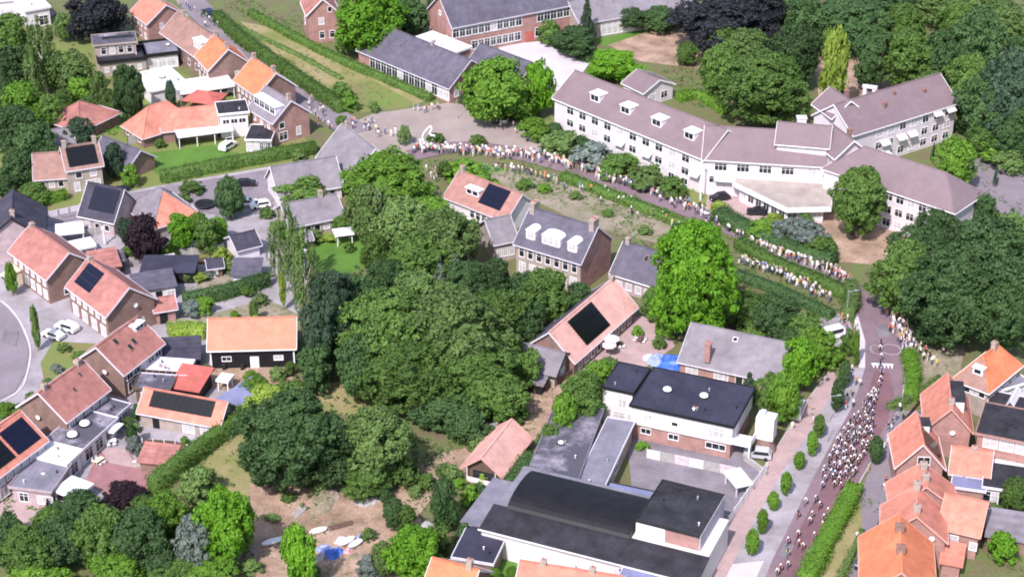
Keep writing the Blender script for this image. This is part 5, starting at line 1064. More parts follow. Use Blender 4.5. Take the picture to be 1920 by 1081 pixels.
hedge([(870, 190), (930, 224), (1010, 218)], 2.2, 2.0, 'dark', 'dark hedge under the round tree by the crossing', leaf=.22)
hedge([(1270, 190), (1310, 185), (1360, 215)], 2.0, 2.0, 'bright', 'curved hedge behind the long white building', leaf=.2)
hedge([(1640, 350), (1600, 440)], 1.0, 1.0, 'dark', 'low hedge at the wall of the south wing', leaf=.15)
hedge([(0, 395), (60, 388), (125, 372)], 1.6, 2.0, 'bright', 'hedge across the street from the black roofed house', leaf=.18)
hedge([(1690, 250), (1800, 240)], 1.0, .8, 'mid', 'low hedge in the court of the north wing', leaf=.15)
hedge([(955, 940), (980, 895), (1000, 872)], 3.0, 2.6, 'dark', 'dark clipped hedge behind the little pink roofed house', leaf=.17)
hedge([(1665, 770), (1720, 745), (1760, 715)], .8, 1.4, 'olive', 'thin hedge between the verge and the service road', leaf=.15)
hedge([(985, 388), (930, 372)], 1.6, 1.6, 'bright', 'short hedge at the gable of the salmon cottage', leaf=.17)
# ------------------------------------------------------------------ trees: centre x, centre y, width, height (photograph pixels), colour, shape
TR = '''
22 62 64 70 mid round|18 130 76 84 dark round|42 190 72 72 bright round|30 245 84 92 dark round|102 130 64 64 mid round|135 132 70 70 olive round|152 172 52 52 bright round
180 28 104 84 black round|120 50 40 46 olive round|240 172 62 96 dark dense|186 172 34 64 olive col|204 188 40 40 mid round|166 196 32 32 dark shrub|320 175 20 46 blue col
150 252 56 60 blue round|62 272 80 80 dark round|96 300 50 50 dark round|28 318 62 60 dark round|214 300 36 56 blue col|244 328 32 36 bright shrub|62 362 60 32 mid shrub
95 210 50 60 mid round|8 180 40 60 dark round|60 230 60 50 bright round|120 190 40 44 mid round|10 350 40 40 dark round
430 368 54 72 dark round|567 354 88 44 mid shrub|725 345 172 124 bright round|690 395 70 90 olive round|800 405 100 70 bright round|760 425 112 104 olive round
840 452 120 116 olive round|780 490 104 94 mid round|625 568 80 118 blue round|720 525 90 76 dark round|790 560 128 96 olive round|730 628 190 170 mid round|852 632 220 176 olive round
935 600 100 110 mid round|760 700 164 136 mid round|890 700 170 130 mid round|676 686 104 114 dark round|602 628 74 134 blue round|592 690 64 84 dark round|930 740 112 92 mid round
840 762 124 76 dark round|1022 552 104 94 mid round|985 606 74 84 dark round|930 655 96 90 mid round|660 560 80 90 dark round|870 530 90 80 dark round|930 520 60 70 dark round
824 512 34 66 grey cone|856 506 36 62 grey cone|648 640 70 90 blue round|740 610 90 80 olive round|840 600 110 80 bright round
550 822 190 172 dark round|500 850 90 110 dark round|706 832 136 132 olive round|690 900 84 64 mid round|620 872 90 80 dark round
500 752 72 62 yellow round|482 728 50 50 bright round|545 735 56 44 mid round|520 765 50 50 bright shrub
372 905 70 60 olive shrub|422 985 108 138 vivid round|362 1022 72 104 grey round|310 968 90 90 bright round|262 1010 114 114 dark round|190 1004 102 112 mid round|120 1012 100 92 dark round
50 1034 104 92 mid round|150 958 92 70 dark round|236 930 84 52 purple round|220 1062 120 62 bright round|330 1072 90 60 mid round|16 992 60 60 dark round|90 975 60 50 mid round|300 1050 80 70 dark round
70 1075 100 50 bright round|400 1070 90 60 bright round|270 960 60 60 mid round
560 1042 60 112 vivid col|738 962 44 60 dark dense|760 970 40 50 mid dense|832 944 52 92 dark col|882 928 36 40 bright shrub|898 922 30 34 dark dense|774 1040 112 102 vivid round|718 1046 44 64 olive round
822 1012 50 60 mid round|848 884 34 28 olive shrub|800 1060 70 60 bright round|870 1000 30 40 dark shrub|690 1060 40 40 grey shrub
1058 782 50 84 bright col|1092 745 84 92 mid round|1122 706 60 60 bright round|1030 822 40 54 mid round|1140 692 50 44 olive round|1075 815 40 40 dark round
1302 520 158 206 vivid round|1228 568 50 60 mid round|1398 580 92 72 mid round|1452 592 92 82 dark round|1512 622 72 70 mid round|1500 682 62 92 vivid round|1532 652 66 74 bright round
1404 722 42 54 blue cone|1470 742 60 96 bright round|1440 738 50 76 mid round|1350 586 66 60 olive round|1420 620 50 40 mid shrub|1480 640 50 50 dark round
930 168 132 112 bright round|1012 162 52 92 vivid col|1152 122 96 52 vivid round|1100 38 36 76 blue cone|1076 76 90 48 dark round|1612 374 102 122 mid dense|1792 306 76 92 bright round
1756 440 84 90 dark round|1850 482 150 144 dark round|1700 522 122 130 mid round|1784 552 172 170 dark round|1884 574 122 160 dark round|1896 452 90 96 olive round|1720 480 110 110 dark round|1760 600 100 90 dark round|1840 400 60 70 dark round
1432 165 160 132 mid round|1352 132 80 92 mid round|1402 92 92 72 olive round|1492 102 92 112 dark round|1564 132 50 136 yellow col|1562 80 52 52 mid round|1340 38 140 100 black round|1420 30 100 90 black round|1592 42 170 100 dark round|1692 52 82 82 mid round|1632 112 62 92 dark round
1702 112 102 102 mid round|1764 112 92 102 dark round|1832 92 122 142 dark round|1904 182 122 162 blue round|1852 202 112 122 dark round|1884 62 92 102 olive round|1800 42 80 70 mid round|1742 148 90 62 olive round|1820 150 90 90 mid round|1900 250 80 90 dark round|1500 30 90 80 dark round|1680 10 90 50 dark round|1780 10 120 50 olive round|1360 75 70 60 mid round|1860 10 90 60 olive round|1915 120 80 100 dark round|1840 260 60 60 mid round
690 40 132 112 vivid round|772 32 62 64 dark round|735 10 60 40 olive round|830 10 60 50 dark round|650 70 40 50 mid shrub|1180 30 80 40 dark round|1240 35 80 40 dark round|1030 60 40 40 mid shrub|1290 100 40 40 mid round
1000 240 56 38 bright shrub|1050 268 66 44 olive shrub|1110 288 74 34 grey shrub|1160 307 66 36 mid shrub|1214 332 66 36 olive shrub|1262 350 48 36 mid shrub|1090 270 36 30 dark shrub|1040 243 30 26 dark dense|1300 324 30 28 mid shrub
1190 294 40 24 bright shrub|1235 312 40 26 mid shrub|1140 326 30 22 mid shrub|1500 436 84 44 grey shrub|1430 430 60 36 bright shrub|1540 462 60 40 mid shrub|1450 412 40 24 yellow shrub|1510 412 30 24 mid shrub|1350 388 36 22 yellow shrub
1860 275 80 40 bright shrub|1890 300 60 40 olive shrub|1868 325 10 40 blue cone|1820 220 60 60 dark round|1709 318 8 30 blue cone|1750 284 10 32 blue cone
758 252 22 32 olive shrub|818 258 30 16 mid shrub|895 262 30 16 mid shrub|870 318 66 24 bright shrub|905 345 60 30 bright shrub|835 318 30 30 mid shrub
272 445 66 84 purple round|236 430 36 44 blue round|338 435 50 66 vivid round|388 440 50 60 mid round|372 424 40 50 bright round|408 430 40 44 vivid round|415 478 30 30 yellow shrub|350 512 30 24 olive shrub|360 577 40 30 grey shrub|384 572 30 30 bright shrub
476 580 18 40 olive col|530 540 13 66 yellow col|555 470 40 60 olive round|700 470 50 60 mid round|600 540 40 50 mid round|66 612 16 74 olive col|20 520 22 56 bright round|6 770 40 30 bright shrub|38 770 40 24 mid shrub
248 812 24 44 dark shrub|252 838 30 40 grey shrub|256 772 16 30 dark col|640 420 30 30 mid shrub
1880 1024 52 52 vivid shrub|1905 925 50 60 mid round|1805 918 24 18 dark shrub|1860 955 40 24 olive shrub
1571 738 26 62 dark dense|1536 797 24 42 mid dense|1523 830 22 46 bright dense|1499 862 23 33 bright dense|1474 905 22 44 bright dense|1450 938 24 36 bright dense|1430 976 22 46 bright dense|1411 1015 26 50 bright dense|1643 842 28 52 dark dense|1584 700 22 50 dark dense
1590 640 26 44 mid shrub|1560 668 50 40 bright shrub|1605 650 14 60 bright shrub
990 690 60 70 mid round|960 600 60 60 olive round|1085 560 50 60 dark round|1250 610 40 40 bright shrub|880 800 70 60 dark round|960 770 50 40 mid shrub|760 880 50 50 mid shrub|900 830 40 30 olive shrub
640 170 40 30 mid shrub|655 190 30 30 bright shrub|560 290 24 20 olive shrub|545 285 20 18 mid shrub|1080 1062 20 30 bright dense|925 1078 26 30 bright dense|960 1075 24 30 bright dense|1245 585 40 30 mid shrub|985 540 60 60 dark round
'''
for it in TR.replace('\n', '|').split('|'):
    f = it.split()
    if len(f) == 6: tree(int(f[0]), int(f[1]), int(f[2]), int(f[3]), f[4], f[5])
SH = random.Random(21)
for x, y, w_, h_, c_ in ((96, 470, 22, 16, 'mid'), (216, 478, 30, 20, 'dark'), (240, 470, 26, 22, 'mid'), (300, 476, 34, 22, 'olive'), (320, 470, 26, 22, 'bright'), (430, 500, 26, 20, 'olive'), (395, 512, 22, 16, 'grey'), (376, 520, 24, 18, 'yellow'), (402, 548, 20, 14, 'grey'), (460, 545, 30, 20, 'mid'), (488, 560, 24, 22, 'olive'),
    (360, 350, 40, 18, 'mid'), (340, 372, 30, 18, 'olive'), (330, 395, 24, 18, 'dark'), (500, 398, 26, 18, 'mid'), (520, 425, 30, 24, 'olive'), (545, 445, 40, 22, 'bright'), (590, 440, 36, 18, 'olive'), (614, 446, 26, 16, 'yellow'), (655, 462, 18, 18, 'mid'), (690, 440, 30, 30, 'olive'), (120, 650, 24, 16, 'olive'), (150, 665, 26, 16, 'mid'), (170, 690, 30, 18, 'olive'), (105, 690, 22, 16, 'grey'), (90, 720, 26, 20, 'mid'), (60, 745, 22, 20, 'olive'),
    (190, 770, 16, 14, 'mid'), (240, 790, 20, 18, 'mid'), (255, 800, 18, 16, 'olive'), (300, 832, 16, 14, 'mid'), (346, 826, 16, 18, 'bright'), (290, 905, 24, 20, 'dark'), (160, 925, 26, 20, 'mid'), (108, 950, 30, 24, 'dark'), (388, 690, 16, 16, 'olive'), (470, 706, 26, 22, 'bright'), (520, 700, 30, 24, 'olive'), (545, 690, 24, 24, 'mid'), (480, 600, 18, 20, 'yellow'), (440, 590, 16, 16, 'bright'),
    (600, 905, 36, 22, 'olive'), (540, 930, 26, 16, 'mid'), (660, 915, 40, 24, 'mid'), (720, 925, 30, 26, 'dark'), (510, 970, 24, 14, 'olive'), (690, 1000, 26, 22, 'olive'), (585, 1070, 30, 22, 'olive'), (470, 1060, 40, 26, 'olive'), (450, 1010, 30, 30, 'grey'), (830, 880, 26, 22, 'olive'), (860, 905, 26, 18, 'bright'), (905, 895, 18, 16, 'yellow'), (800, 900, 30, 26, 'mid'), (780, 920, 26, 22, 'olive'),
    (1010, 700, 26, 22, 'dark'), (1195, 620, 20, 18, 'bright'), (1236, 640, 24, 22, 'mid'), (1205, 835, 24, 16, 'bright'), (1175, 800, 26, 20, 'bright'), (1740, 740, 18, 14, 'olive'), (1765, 720, 22, 18, 'dark'), (1700, 930, 14, 12, 'mid'), (1870, 980, 26, 18, 'olive'), (1832, 940, 18, 14, 'bright'),
    (1080, 365, 24, 14, 'olive'), (1140, 398, 22, 14, 'mid'), (1210, 430, 26, 16, 'olive'), (1020, 352, 26, 14, 'bright'), (1250, 448, 30, 20, 'mid'), (1270, 430, 26, 22, 'dark'), (985, 345, 30, 14, 'mid'), (880, 345, 30, 20, 'mid'), (300, 268, 18, 16, 'mid'), (250, 250, 18, 14, 'olive'), (480, 268, 14, 12, 'mid'), (640, 225, 20, 16, 'mid'), (700, 200, 20, 18, 'olive'), (590, 280, 16, 14, 'dark')):
    tree(x, y, w_, h_, c_, 'shrub')
for a in ((78, 95, 66, 120), (540, 455, 56, 150), (570, 500, 52, 150), (518, 470, 40, 90), (60, 130, 50, 90)):
    tree(*a, 'olive', 'airy', trunk=bark_white)
# dead grey tree in the middle
P = G(712, 452); M = T(P); b = MB(); rg = random.Random(4)
b.tube((0, 0, 0), (.2, 0, 6), .34, .2, 7)
for i in range(11):
    z = 3+i*.45; a = i*2.4; L = rg.uniform(2, 3.6); q = Vector((L*math.cos(a)*.6, L*math.sin(a)*.6, z+L*1.1)); b.tube((.1, 0, z), q, .12, .04, 5)
    b.tube(q, q+Vector((rg.uniform(-1, 1), rg.uniform(-1, 1), 1.6)), .05, .02, 4)
E_ = node('bare_tree', b.mesh('bare_tree', mat('dead_wood', (.34, .31, .30), fine=.2)), None, M); tag(E_, 'bare grey tree with leafless limbs among the tall green trees', 'tree')
# name every tree after its look and the nearest landmark
def rel(p, q):
    dx, dy = p.x-q[0], p.y-q[1]
    return ('right of' if dx > 0 else 'left of') if abs(dx) > abs(dy) else ('behind' if dy > 0 else 'in front of')
def short(s):
    for k in (' with ', ' beside ', ' behind ', ' between ', ' and ', ' in front', ' by ', ' next ', ' along ', ' at ', ' above ', ' below ', ' among ', ' carrying', ' half ', ' near ', ' facing ', ' over '):
        i = s.find(k)
        if i > 12: s = s[:i]
    s = ' '.join(s.split()[:7])
    return (s if s.startswith('the ') else 'the '+s)
cnt = {}
for E_, p, size, col, noun, cx, extra in TREES:
    q = min(LAND, key=lambda l: (l[0]-p.x)**2+(l[1]-p.y)**2)
    lab = f'{size} {LNAME[col]} {noun} {rel(p, q)} {short(q[2])}'
    lab = ' '.join(lab.split()[:13])
    cnt.setdefault(lab, []).append((cx, E_, noun))
ORD = ['first', 'second', 'third', 'fourth', 'fifth', 'sixth', 'seventh', 'eighth', 'ninth', 'tenth']
for lab, l in cnt.items():
    l.sort(key=lambda t: t[0])
    for i, (cx, E_, noun) in enumerate(l):
        x = lab if len(l) == 1 else lab+(', leftmost' if i == 0 else ', rightmost' if i == len(l)-1 else f', {ORD[i]} from left')
        tag(E_, x, 'shrub' if noun == 'shrub' else 'tree', 'trees and shrubs of the village')
cover('undergrowth', [[(600, 545), (720, 470), (980, 380), (1040, 700), (960, 830), (560, 960), (440, 880), (560, 700)], [(1340, 560), (1560, 600), (1480, 790), (1420, 700), (1200, 600)]], .35, 'dark', .30, .7, 5, 'dark undergrowth beneath the trees')
cover('undergrowth', [[(1280, 0), (1930, 0), (1930, 340), (1790, 280), (1800, 160), (1690, 150), (1540, 90), (1500, 190), (1340, 200)], [(1660, 480), (1930, 380), (1930, 660), (1800, 650), (1700, 600)]], .25, 'dark', .32, .7, 6, 'undergrowth of the wood')
cover('undergrowth', [[(-20, 50), (160, 70), (260, 200), (190, 290), (-20, 380)], [(-20, 940), (280, 930), (470, 880), (480, 1090), (-20, 1090)]], .3, 'mid', .30, .6, 7, 'undergrowth of the gardens')
cover('ground_cover', [[(1000, 228), (1045, 215), (1330, 345), (1330, 395), (1150, 330), (1000, 270)], [(1400, 430), (1490, 430), (1600, 520), (1540, 490)]], .7, 'bright', .20, .45, 8, 'low garden planting before the white building')
cover('weeds', [[(470, 900), (770, 930), (800, 1000), (770, 1090), (430, 1090)], [(985, 735), (1060, 695), (1012, 812), (985, 850), (940, 905), (790, 960), (740, 1010), (800, 855)], [(390, 855), (470, 785), (520, 800), (470, 930), (370, 915)], [(560, 725), (640, 715), (730, 750), (700, 790), (600, 770)]], .26, 'olive', .16, .28, 9, 'scattered weeds on the sandy ground')
cover('weeds', [[(835, 310), (960, 318), (1170, 387), (1300, 432), (1240, 458), (1100, 425), (1000, 375), (900, 350)], [(1470, 405), (1560, 440), (1560, 490), (1490, 440)], [(355, 600), (500, 560), (556, 590), (400, 604)], [(1688, 600), (1745, 605), (1810, 650), (1740, 765), (1704, 680)]], .5, 'olive', .17, .3, 12, 'weeds of the trodden earth')
cover('ground_cover', [[(760, 300), (1000, 300), (1200, 372), (1400, 460), (1610, 560), (1590, 606), (1380, 540), (1200, 470), (985, 340), (840, 320)], [(1280, 90), (1370, 190), (1480, 215), (1560, 200), (1500, 240), (1300, 200), (1240, 140)], [(380, -10), (700, -10), (640, 110), (560, 70), (450, 30)], [(1770, 210), (1930, 260), (1930, 420), (1820, 330)], [(1380, 500), (1600, 590), (1520, 800), (1430, 700), (1250, 600)], [(1600, 940), (1700, 930), (1930, 950), (1930, 1090), (1800, 1090)], [(760, 850), (1000, 780), (980, 920), (860, 1040), (760, 960)]], .9, 'mid', .20, .34, 15, 'rough grass and low plants between paths and hedges')
cover('grass', [[(450, 40), (560, 62), (800, 188), (760, 203), (640, 214)], [(1520, 1095), (1598, 950), (1613, 940), (1616, 985), (1566, 1095)]], .5, 'olive', .16, .22, 10, 'rough grass tufts of the meadow and verge')
# ------------------------------------------------------------------ spectators
rg = random.Random(11)
TOPS = ['white']*18+['black']*4+['navy']*3+['red']*2+['pink']*2+['blue']*2+['grey']*2+['beige']*2+['orange', 'yellow', 'green', 'purple']
LOWS = ['denim']*4+['black']*4+['beige']*2+['white']*3+['grey', 'navy']
HAIRS = ['dark', 'brown', 'brown', 'blond', 'grey']
CROWD = []
def along(pts, n, jit, where, look, group, tops=TOPS):
    P = [G(*p) for p in pts]; seg = [(b-a).length for a, b in zip(P[:-1], P[1:])]; tot = sum(seg)
    for i in range(n):
        t = tot*(i+rg.uniform(.1, .9))/n; j = 0
        while t > seg[j] and j < len(seg)-1: t -= seg[j]; j += 1
        d = (P[j+1]-P[j]).normalized(); nn = Vector((-d.y, d.x, 0)); p = P[j]+d*t+nn*rg.gauss(0, jit)
        if look is None: rz = rg.uniform(0, 6.28)
        else:
            q = G(*look) if look != 'n' and look != 's' else p+nn*(3 if look == 'n' else -3); v = q-p; rz = math.atan2(v.y, v.x)-math.pi/2+rg.gauss(0, .35)
        third = '' if n < 20 else (', far end', ', far half', ', middle', ', near half', ', near end')[min(4, 5*i//n)]
        p.z = ZL[0]; CROWD.append((p, rz, rg.choice(tops), rg.choice(LOWS), rg.choice(HAIRS), where+third, group, rg.randrange(4), rg.uniform(.97, 1.1)))
along([(775, 284), (840, 286), (905, 290), (960, 296)], 92, .8, 'at the roadside by the crossing', 's', 'crowd along the road by the crossing')
along([(960, 292), (1040, 304), (1110, 326), (1200, 356)], 110, .9, 'along the garden of the white building', 's', 'crowd along the garden of the white building')
along([(1200, 358), (1300, 396), (1350, 424), (1400, 452)], 70, .8, 'by the forecourt of the white building', 's', 'crowd by the forecourt')
along([(1400, 456), (1460, 480), (1540, 506), (1600, 536)], 92, .7, 'below the thick dark hedge', 's', 'crowd below the thick dark hedge')
along([(905, 322), (955, 320), (1050, 348)], 24, .6, 'on the grass above the earth strip', 'n', 'small group above the earth strip')
along([(1060, 352), (1180, 390), (1280, 430)], 18, 1.0, 'on the trodden earth strip', None, 'people on the earth strip')
along([(1388, 492), (1450, 514), (1560, 566)], 70, .7, 'between the two hedges before the bend', 'n', 'crowd between the hedges')
along([(1650, 560), (1676, 590), (1690, 630), (1708, 668)], 100, .9, 'on the outer side of the bend', (1640, 640), 'crowd on the outside of the bend', TOPS+['red', 'pink', 'orange', 'red', 'white', 'white'])
along([(1725, 640), (1745, 670), (1760, 690)], 16, 1.6, 'under the dark trees by the bend', None, 'people under the trees by the bend')
along([(1580, 598), (1592, 620), (1588, 640)], 8, .9, 'beside the white van by the bend', None, 'people beside the white van')
along([(1606, 700), (1596, 740), (1588, 775)], 9, 1.0, 'on the grey paved strip with small trees', (1650, 760), 'people on the grey paved strip')
along([(1690, 770), (1672, 810), (1640, 870)], 12, .9, 'at the edge of the service road', (1610, 830), 'people along the service road')
along([(650, 240), (690, 232), (722, 262)], 22, 1.4, 'beside the farmhouse at the crossing', None, 'people beside the farmhouse')
along([(575, 192), (600, 225), (616, 252)], 14, .9, 'along the village street by the end house', None, 'people by the end house')
along([(335, 8), (372, 30), (410, 55)], 11, 1.2, 'at the top of the village street', None, 'people at the top of the village street')
along([(770, 210), (808, 208), (826, 202)], 7, .8, 'by the meadow corner of the crossing', None, 'people at the meadow corner')
along([(925, 230), (955, 238), (975, 250)], 7, .9, 'in front of the round tree', 's', 'people in front of the round tree')
along([(800, 322), (815, 330), (822, 345)], 6, .8, 'beside the big bright tree', None, 'people beside the big bright tree')
for px, py, where in ((1524, 795, 'alone by a small round tree'), (1628, 885, 'alone right of the bunch'), (1608, 940, 'alone at the top of the bright hedge'), (1660, 905, 'alone on the service road'), (1485, 805, 'alone on the pink cycle path'), (1606, 1012, 'alone at the thin olive hedge')):
    CROWD.append((G(px, py, ZL[0]), rg.uniform(0, 6.28), rg.choice(TOPS), rg.choice(LOWS), 'dark', where, 'lone spectators', rg.randrange(4), 1.03))
CROWD.sort(key=lambda c: c[0].y); NEAR = 182
for c in CROWD[:NEAR]: person(*c)
def joined(items, name, label):
    vs, fs, mi, mats, off = [], [], [], [], 0
    for p, rz, top, low, hair, where, group, pose, hg in items:
        me = dressed(STAND[pose % 4], top, low, hair); n = len(me.vertices); co = np.empty(n*3, np.float32); me.vertices.foreach_get('co', co); co = co.reshape(-1, 3)*hg
        c, s = math.cos(rz), math.sin(rz); vs.append(np.stack([co[:, 0]*c-co[:, 1]*s+p.x, co[:, 0]*s+co[:, 1]*c+p.y, co[:, 2]+p.z], 1))
        for q in me.polygons:
            fs.append(tuple(i+off for i in q.vertices)); m = me.materials[q.material_index]
            if m not in mats: mats.append(m)
            mi.append(mats.index(m))
        off += n
    out = bpy.data.meshes.new(name); out.from_pydata(np.concatenate(vs).tolist(), [], fs)
    for m in mats: out.materials.append(m)
    out.polygons.foreach_set('material_index', mi); out.polygons.foreach_set('use_smooth', [True]*len(mi)); out.update()
    tag(node(name, out), label, None, None, 'stuff')
joined(CROWD[NEAR:], 'crowd', 'farther spectators lining the race road and the crossing')
# ------------------------------------------------------------------ the racing bunch, riding towards the camera down the road
frames = [mat('bike_'+n, c, rough=.3) for n, c in (('black', (.02, .02, .02)), ('red', (.4, .03, .03)), ('white', (.7, .7, .7)), ('blue', (.05, .1, .4)))]
hw, hy_, hb_ = mat('helmet_white', (.85, .85, .86), rough=.35), mat('helmet_yellow', (.75, .62, .12), rough=.35), mat('helmet_black', (.03, .03, .03), rough=.35)
def flow(py):
    c = [(640, 1652), (700, 1652), (740, 1641), (790, 1620), (850, 1592), (905, 1568), (950, 1545), (1000, 1512), (1060, 1478), (1090, 1464)]
    for (a, x), (b, y) in zip(c[:-1], c[1:]):
        if a <= py <= b: return x+(y-x)*(py-a)/(b-a)
    return c[-1][1]
SPOTS = [(1651, 650), (1649, 661), (1652, 676), (1650, 690), (1652, 706), (1651, 718), (1648, 727)]
for py, hwid, n in ((738, 6, 2), (746, 9, 2), (755, 12, 3), (764, 13, 3), (773, 15, 3), (782, 18, 4), (791, 21, 4), (800, 24, 5), (809, 27, 5), (818, 30, 6), (827, 32, 7), (836, 33, 7), (846, 33, 7), (856, 33, 7), (866, 33, 7), (876, 33, 7), (886, 33, 7), (896, 31, 6), (906, 28, 4), (917, 25, 3)):
    for i in range(n): SPOTS.append((flow(py)+hwid*(2*(i+.5)/n-1)+rg.uniform(-3, 3), py+rg.uniform(-4, 4)))
SPOTS += [(1511, 948), (1530, 943), (1538, 955), (1497, 972), (1553, 966), (1519, 984), (1543, 992), (1497, 1008), (1527, 1012), (1478, 1022), (1499, 1026), (1506, 1032), (1477, 1044), (1478, 1066), (1458, 1080), (1464, 1072), (1523, 972), (1545, 978)]
for i, (px, py) in enumerate(SPOTS):
    p = G(px, py); q = G(flow(min(py+25, 1089)), min(py+25, 1089)); q0 = G(flow(py), py); v = q-q0; rz = math.atan2(v.y, v.x)-math.pi/2+rg.gauss(0, .06)
    p.z = ZL[0]+.01
    sec = ('at the thin head of the race' if py > 935 else 'front of the dense bunch' if py > 900 else 'lower dense bunch' if py > 868 else
           'bunch level with the dark tree' if py > 835 else 'upper dense bunch' if py > 803 else 'narrowing neck of the bunch' if py > 765 else 'trailing string of riders' if py > 715 else 'stragglers by the road teeth')
    dx = px-flow(py); side = 'left edge of the ' if dx < -12 else 'right edge of the ' if dx > 12 else 'centre of the '
    sec = sec if py > 935 else side+sec
    top = rg.choice(['white', 'purple', 'white', 'black', 'white', 'lilac', 'navy', 'white', 'lilac', 'blue'] if py < 920 else ['yellow', 'white', 'red', 'red', 'black', 'white'])
    hm = hw if rg.random() < .8 else hb_
    cyclist(p, rz, top, hm, frames[i % 4], f'cyclist in {top} jersey, {"white" if hm is hw else "black"} helmet, {sec}', f'{["black", "red", "white", "blue"][i % 4]} bicycle under {top} jersey, {sec}', 'riders of the racing bunch', i)
# ------------------------------------------------------------------ vehicles
car(1556, 634, 205, 'white', 'white van parked on the drive inside the bend', 'van', cat='van')
car(1349, 374, 200, 'black', 'black car at the flower bed of the forecourt', 'hatch'); car(1419, 401, 175, 'black', 'black car beside the entrance pavilion', 'hatch')
car(1420, 856, 168, 'silver', 'silver car beside the modern white house', 'suv'); car(1661, 985, 62, 'black', 'black car on the service road at the orange houses', 'suv'); car(1620, 1056, 66, 'navy', 'dark blue car at the bottom of the service road', 'suv')
car(100, 632, 150, 'white', 'white car on the drive of the terrace with solar panels', 'hatch'); car(126, 618, 150, 'white', 'second white car, nearer the wall of the terrace with solar panels', 'suv'); car(22, 524, 140, 'cream', 'cream car beside the topmost redbrown terrace', 'suv')
car(398, 178, 20, 'white', 'white car under the wide carport, left one', 'hatch'); car(420, 176, 20, 'white', 'white car under the wide carport, right one', 'hatch'); car(428, 278, 60, 'white', 'white car on the lawn edge by the low carport', 'suv')
car(464, 384, 10, 'white', 'white car beside the big dark garden tree', 'hatch'); car(488, 388, 200, 'white', 'white car in the small car park, right one', 'hatch'); car(462, 348, 5, 'black', 'black car parked near the white gable', 'hatch')
car(30, 36, 20, 'white', 'white car in the car park at the top left', 'hatch'); car(58, 34, 100, 'white', 'second white car of the top left car park', 'hatch'); car(1496, 775, 70, 'white', 'white van partly hidden by trees next to the cycle path', 'van', cat='van')
car(338, 52, 130, 'silver', 'silver car parked high on the village street', 'hatch'); car(390, 28, 125, 'navy', 'dark car at the top of the village street', 'suv'); car(225, 362, 60, 'navy', 'dark car by the black roofed house', 'hatch')
car(886, 805, 70, 'black', 'black off-road car beside the sandy drive', 'suv'); car(1722, 790, 80, 'grey', 'grey car behind the people on the service road', 'hatch')
# ------------------------------------------------------------------ boats, tarpaulins, furniture and other small things
def boat(px, py, ang, label, col=white, L=3.2):
    b = MB(); W, Hh = .62, .55; n = 8
    top, bot = [], []
    for i in range(n+1):
        t = i/n; x = L*(t-.5); wd = W*(1-abs(2*t-1.0)**3*.75); top.append((x, wd)); bot.append((x*.88, wd*.55))
    ring1 = [(x, w_, Hh) for x, w_ in top]+[(x, -w_, Hh) for x, w_ in top[::-1]]; ring0 = [(x, w_, .12) for x, w_ in bot]+[(x, -w_, .12) for x, w_ in bot[::-1]]
    k = len(ring1); b.add(ring0+ring1, [(i, (i+1) % k, k+(i+1) % k, k+i) for i in range(k)]+[tuple(range(k))[::-1], tuple(range(k, 2*k))])
    M = T(G(px, py), math.radians(ang)); E_ = node('boat', b.mesh('boat', col), None, M); tag(E_, label, 'boat')
    t = MB()
    for x in (-.7, .7): t.box(x-.06, x+.06, -.7, .7, 0, .115)
    node('trestle', t.mesh('trestle', timber_black), E_, M)
boat(512, 1018, 28, 'white upturned boat on the brown sand by the bushes', L=3.6); boat(597, 998, 26, 'white upturned boat left of the blue tarpaulins', L=2.8)
boat(650, 1018, 45, 'white boat lying against the blue tarpaulin heap', L=3.0); boat(667, 1022, 50, 'pale boat right of the blue tarpaulin heap', lilac_white, 3.0)
def heap(px, py, r, h, m, label, name='tarpaulin', cat='tarpaulin', seed=1, asp=1.0):
    rng = random.Random(seed); b = MB(); n, k = 14, 5; vs = []
    for i in range(k):
        for j in range(n):
            a = 6.28*j/n; q = r*(1-i/k)**.7*(1+rng.uniform(-.16, .16)); vs.append((q*math.cos(a)*asp, q*math.sin(a), h*(i/k)**.8*(1+rng.uniform(-.25, .2)) if i else 0))
    vs.append((0, 0, h)); fs = [(i*n+j, i*n+(j+1) % n, (i+1)*n+(j+1) % n, (i+1)*n+j) for i in range(k-1) for j in range(n)]+[((k-1)*n+j, (k-1)*n+(j+1) % n, k*n) for j in range(n)]
    b.add(vs, fs); tag(node(name, b.mesh(name, m), None, T(G(px, py), rng.uniform(0, 3))), label, cat)
tarp = mat('blue_tarp', (.05, .13, .50), rough=.4, var=.25); tarp_p = mat('pale_blue_tarp', (.28, .34, .62), rough=.4, var=.2)
for hx in ((622, 1040, 1.1, 1.0, tarp, 'deep blue tarpaulin heap, nearest of the clutter', 2, 1.3), (634, 1034, .9, .8, tarp, 'deep blue bundle leaning on the pink sheet', 12, 1.0), (609, 1030, 1.0, .9, tarp_p, 'pale blue tarpaulin at the left of the boats', 3, 1.4), (640, 1014, .8, .9, lilac_white, 'crumpled white cover above the blue tarpaulins', 14, 1.5), (652, 1034, .8, .8, mat('pink_sheet', (.62, .35, .38), rough=.5), 'pink sheet between the boats', 4, .8), (676, 1008, .7, .6, tarp_p, 'pale blue cover at the upper right of the clutter', 15, 1.2), (598, 1046, .8, .5, concrete, 'grey heap left of the deep blue tarpaulin', 16, 1.4), (664, 1044, .7, .4, dirt_grey, 'small earth heap right of the pink sheet', 17, 1.3)):
    heap(hx[0], hx[1], hx[2], hx[3], hx[4], hx[5], seed=hx[6], asp=hx[7], name='heap' if hx[4] in (concrete, dirt_grey) else 'tarpaulin', cat='heap' if hx[4] in (concrete, dirt_grey) else 'tarpaulin')
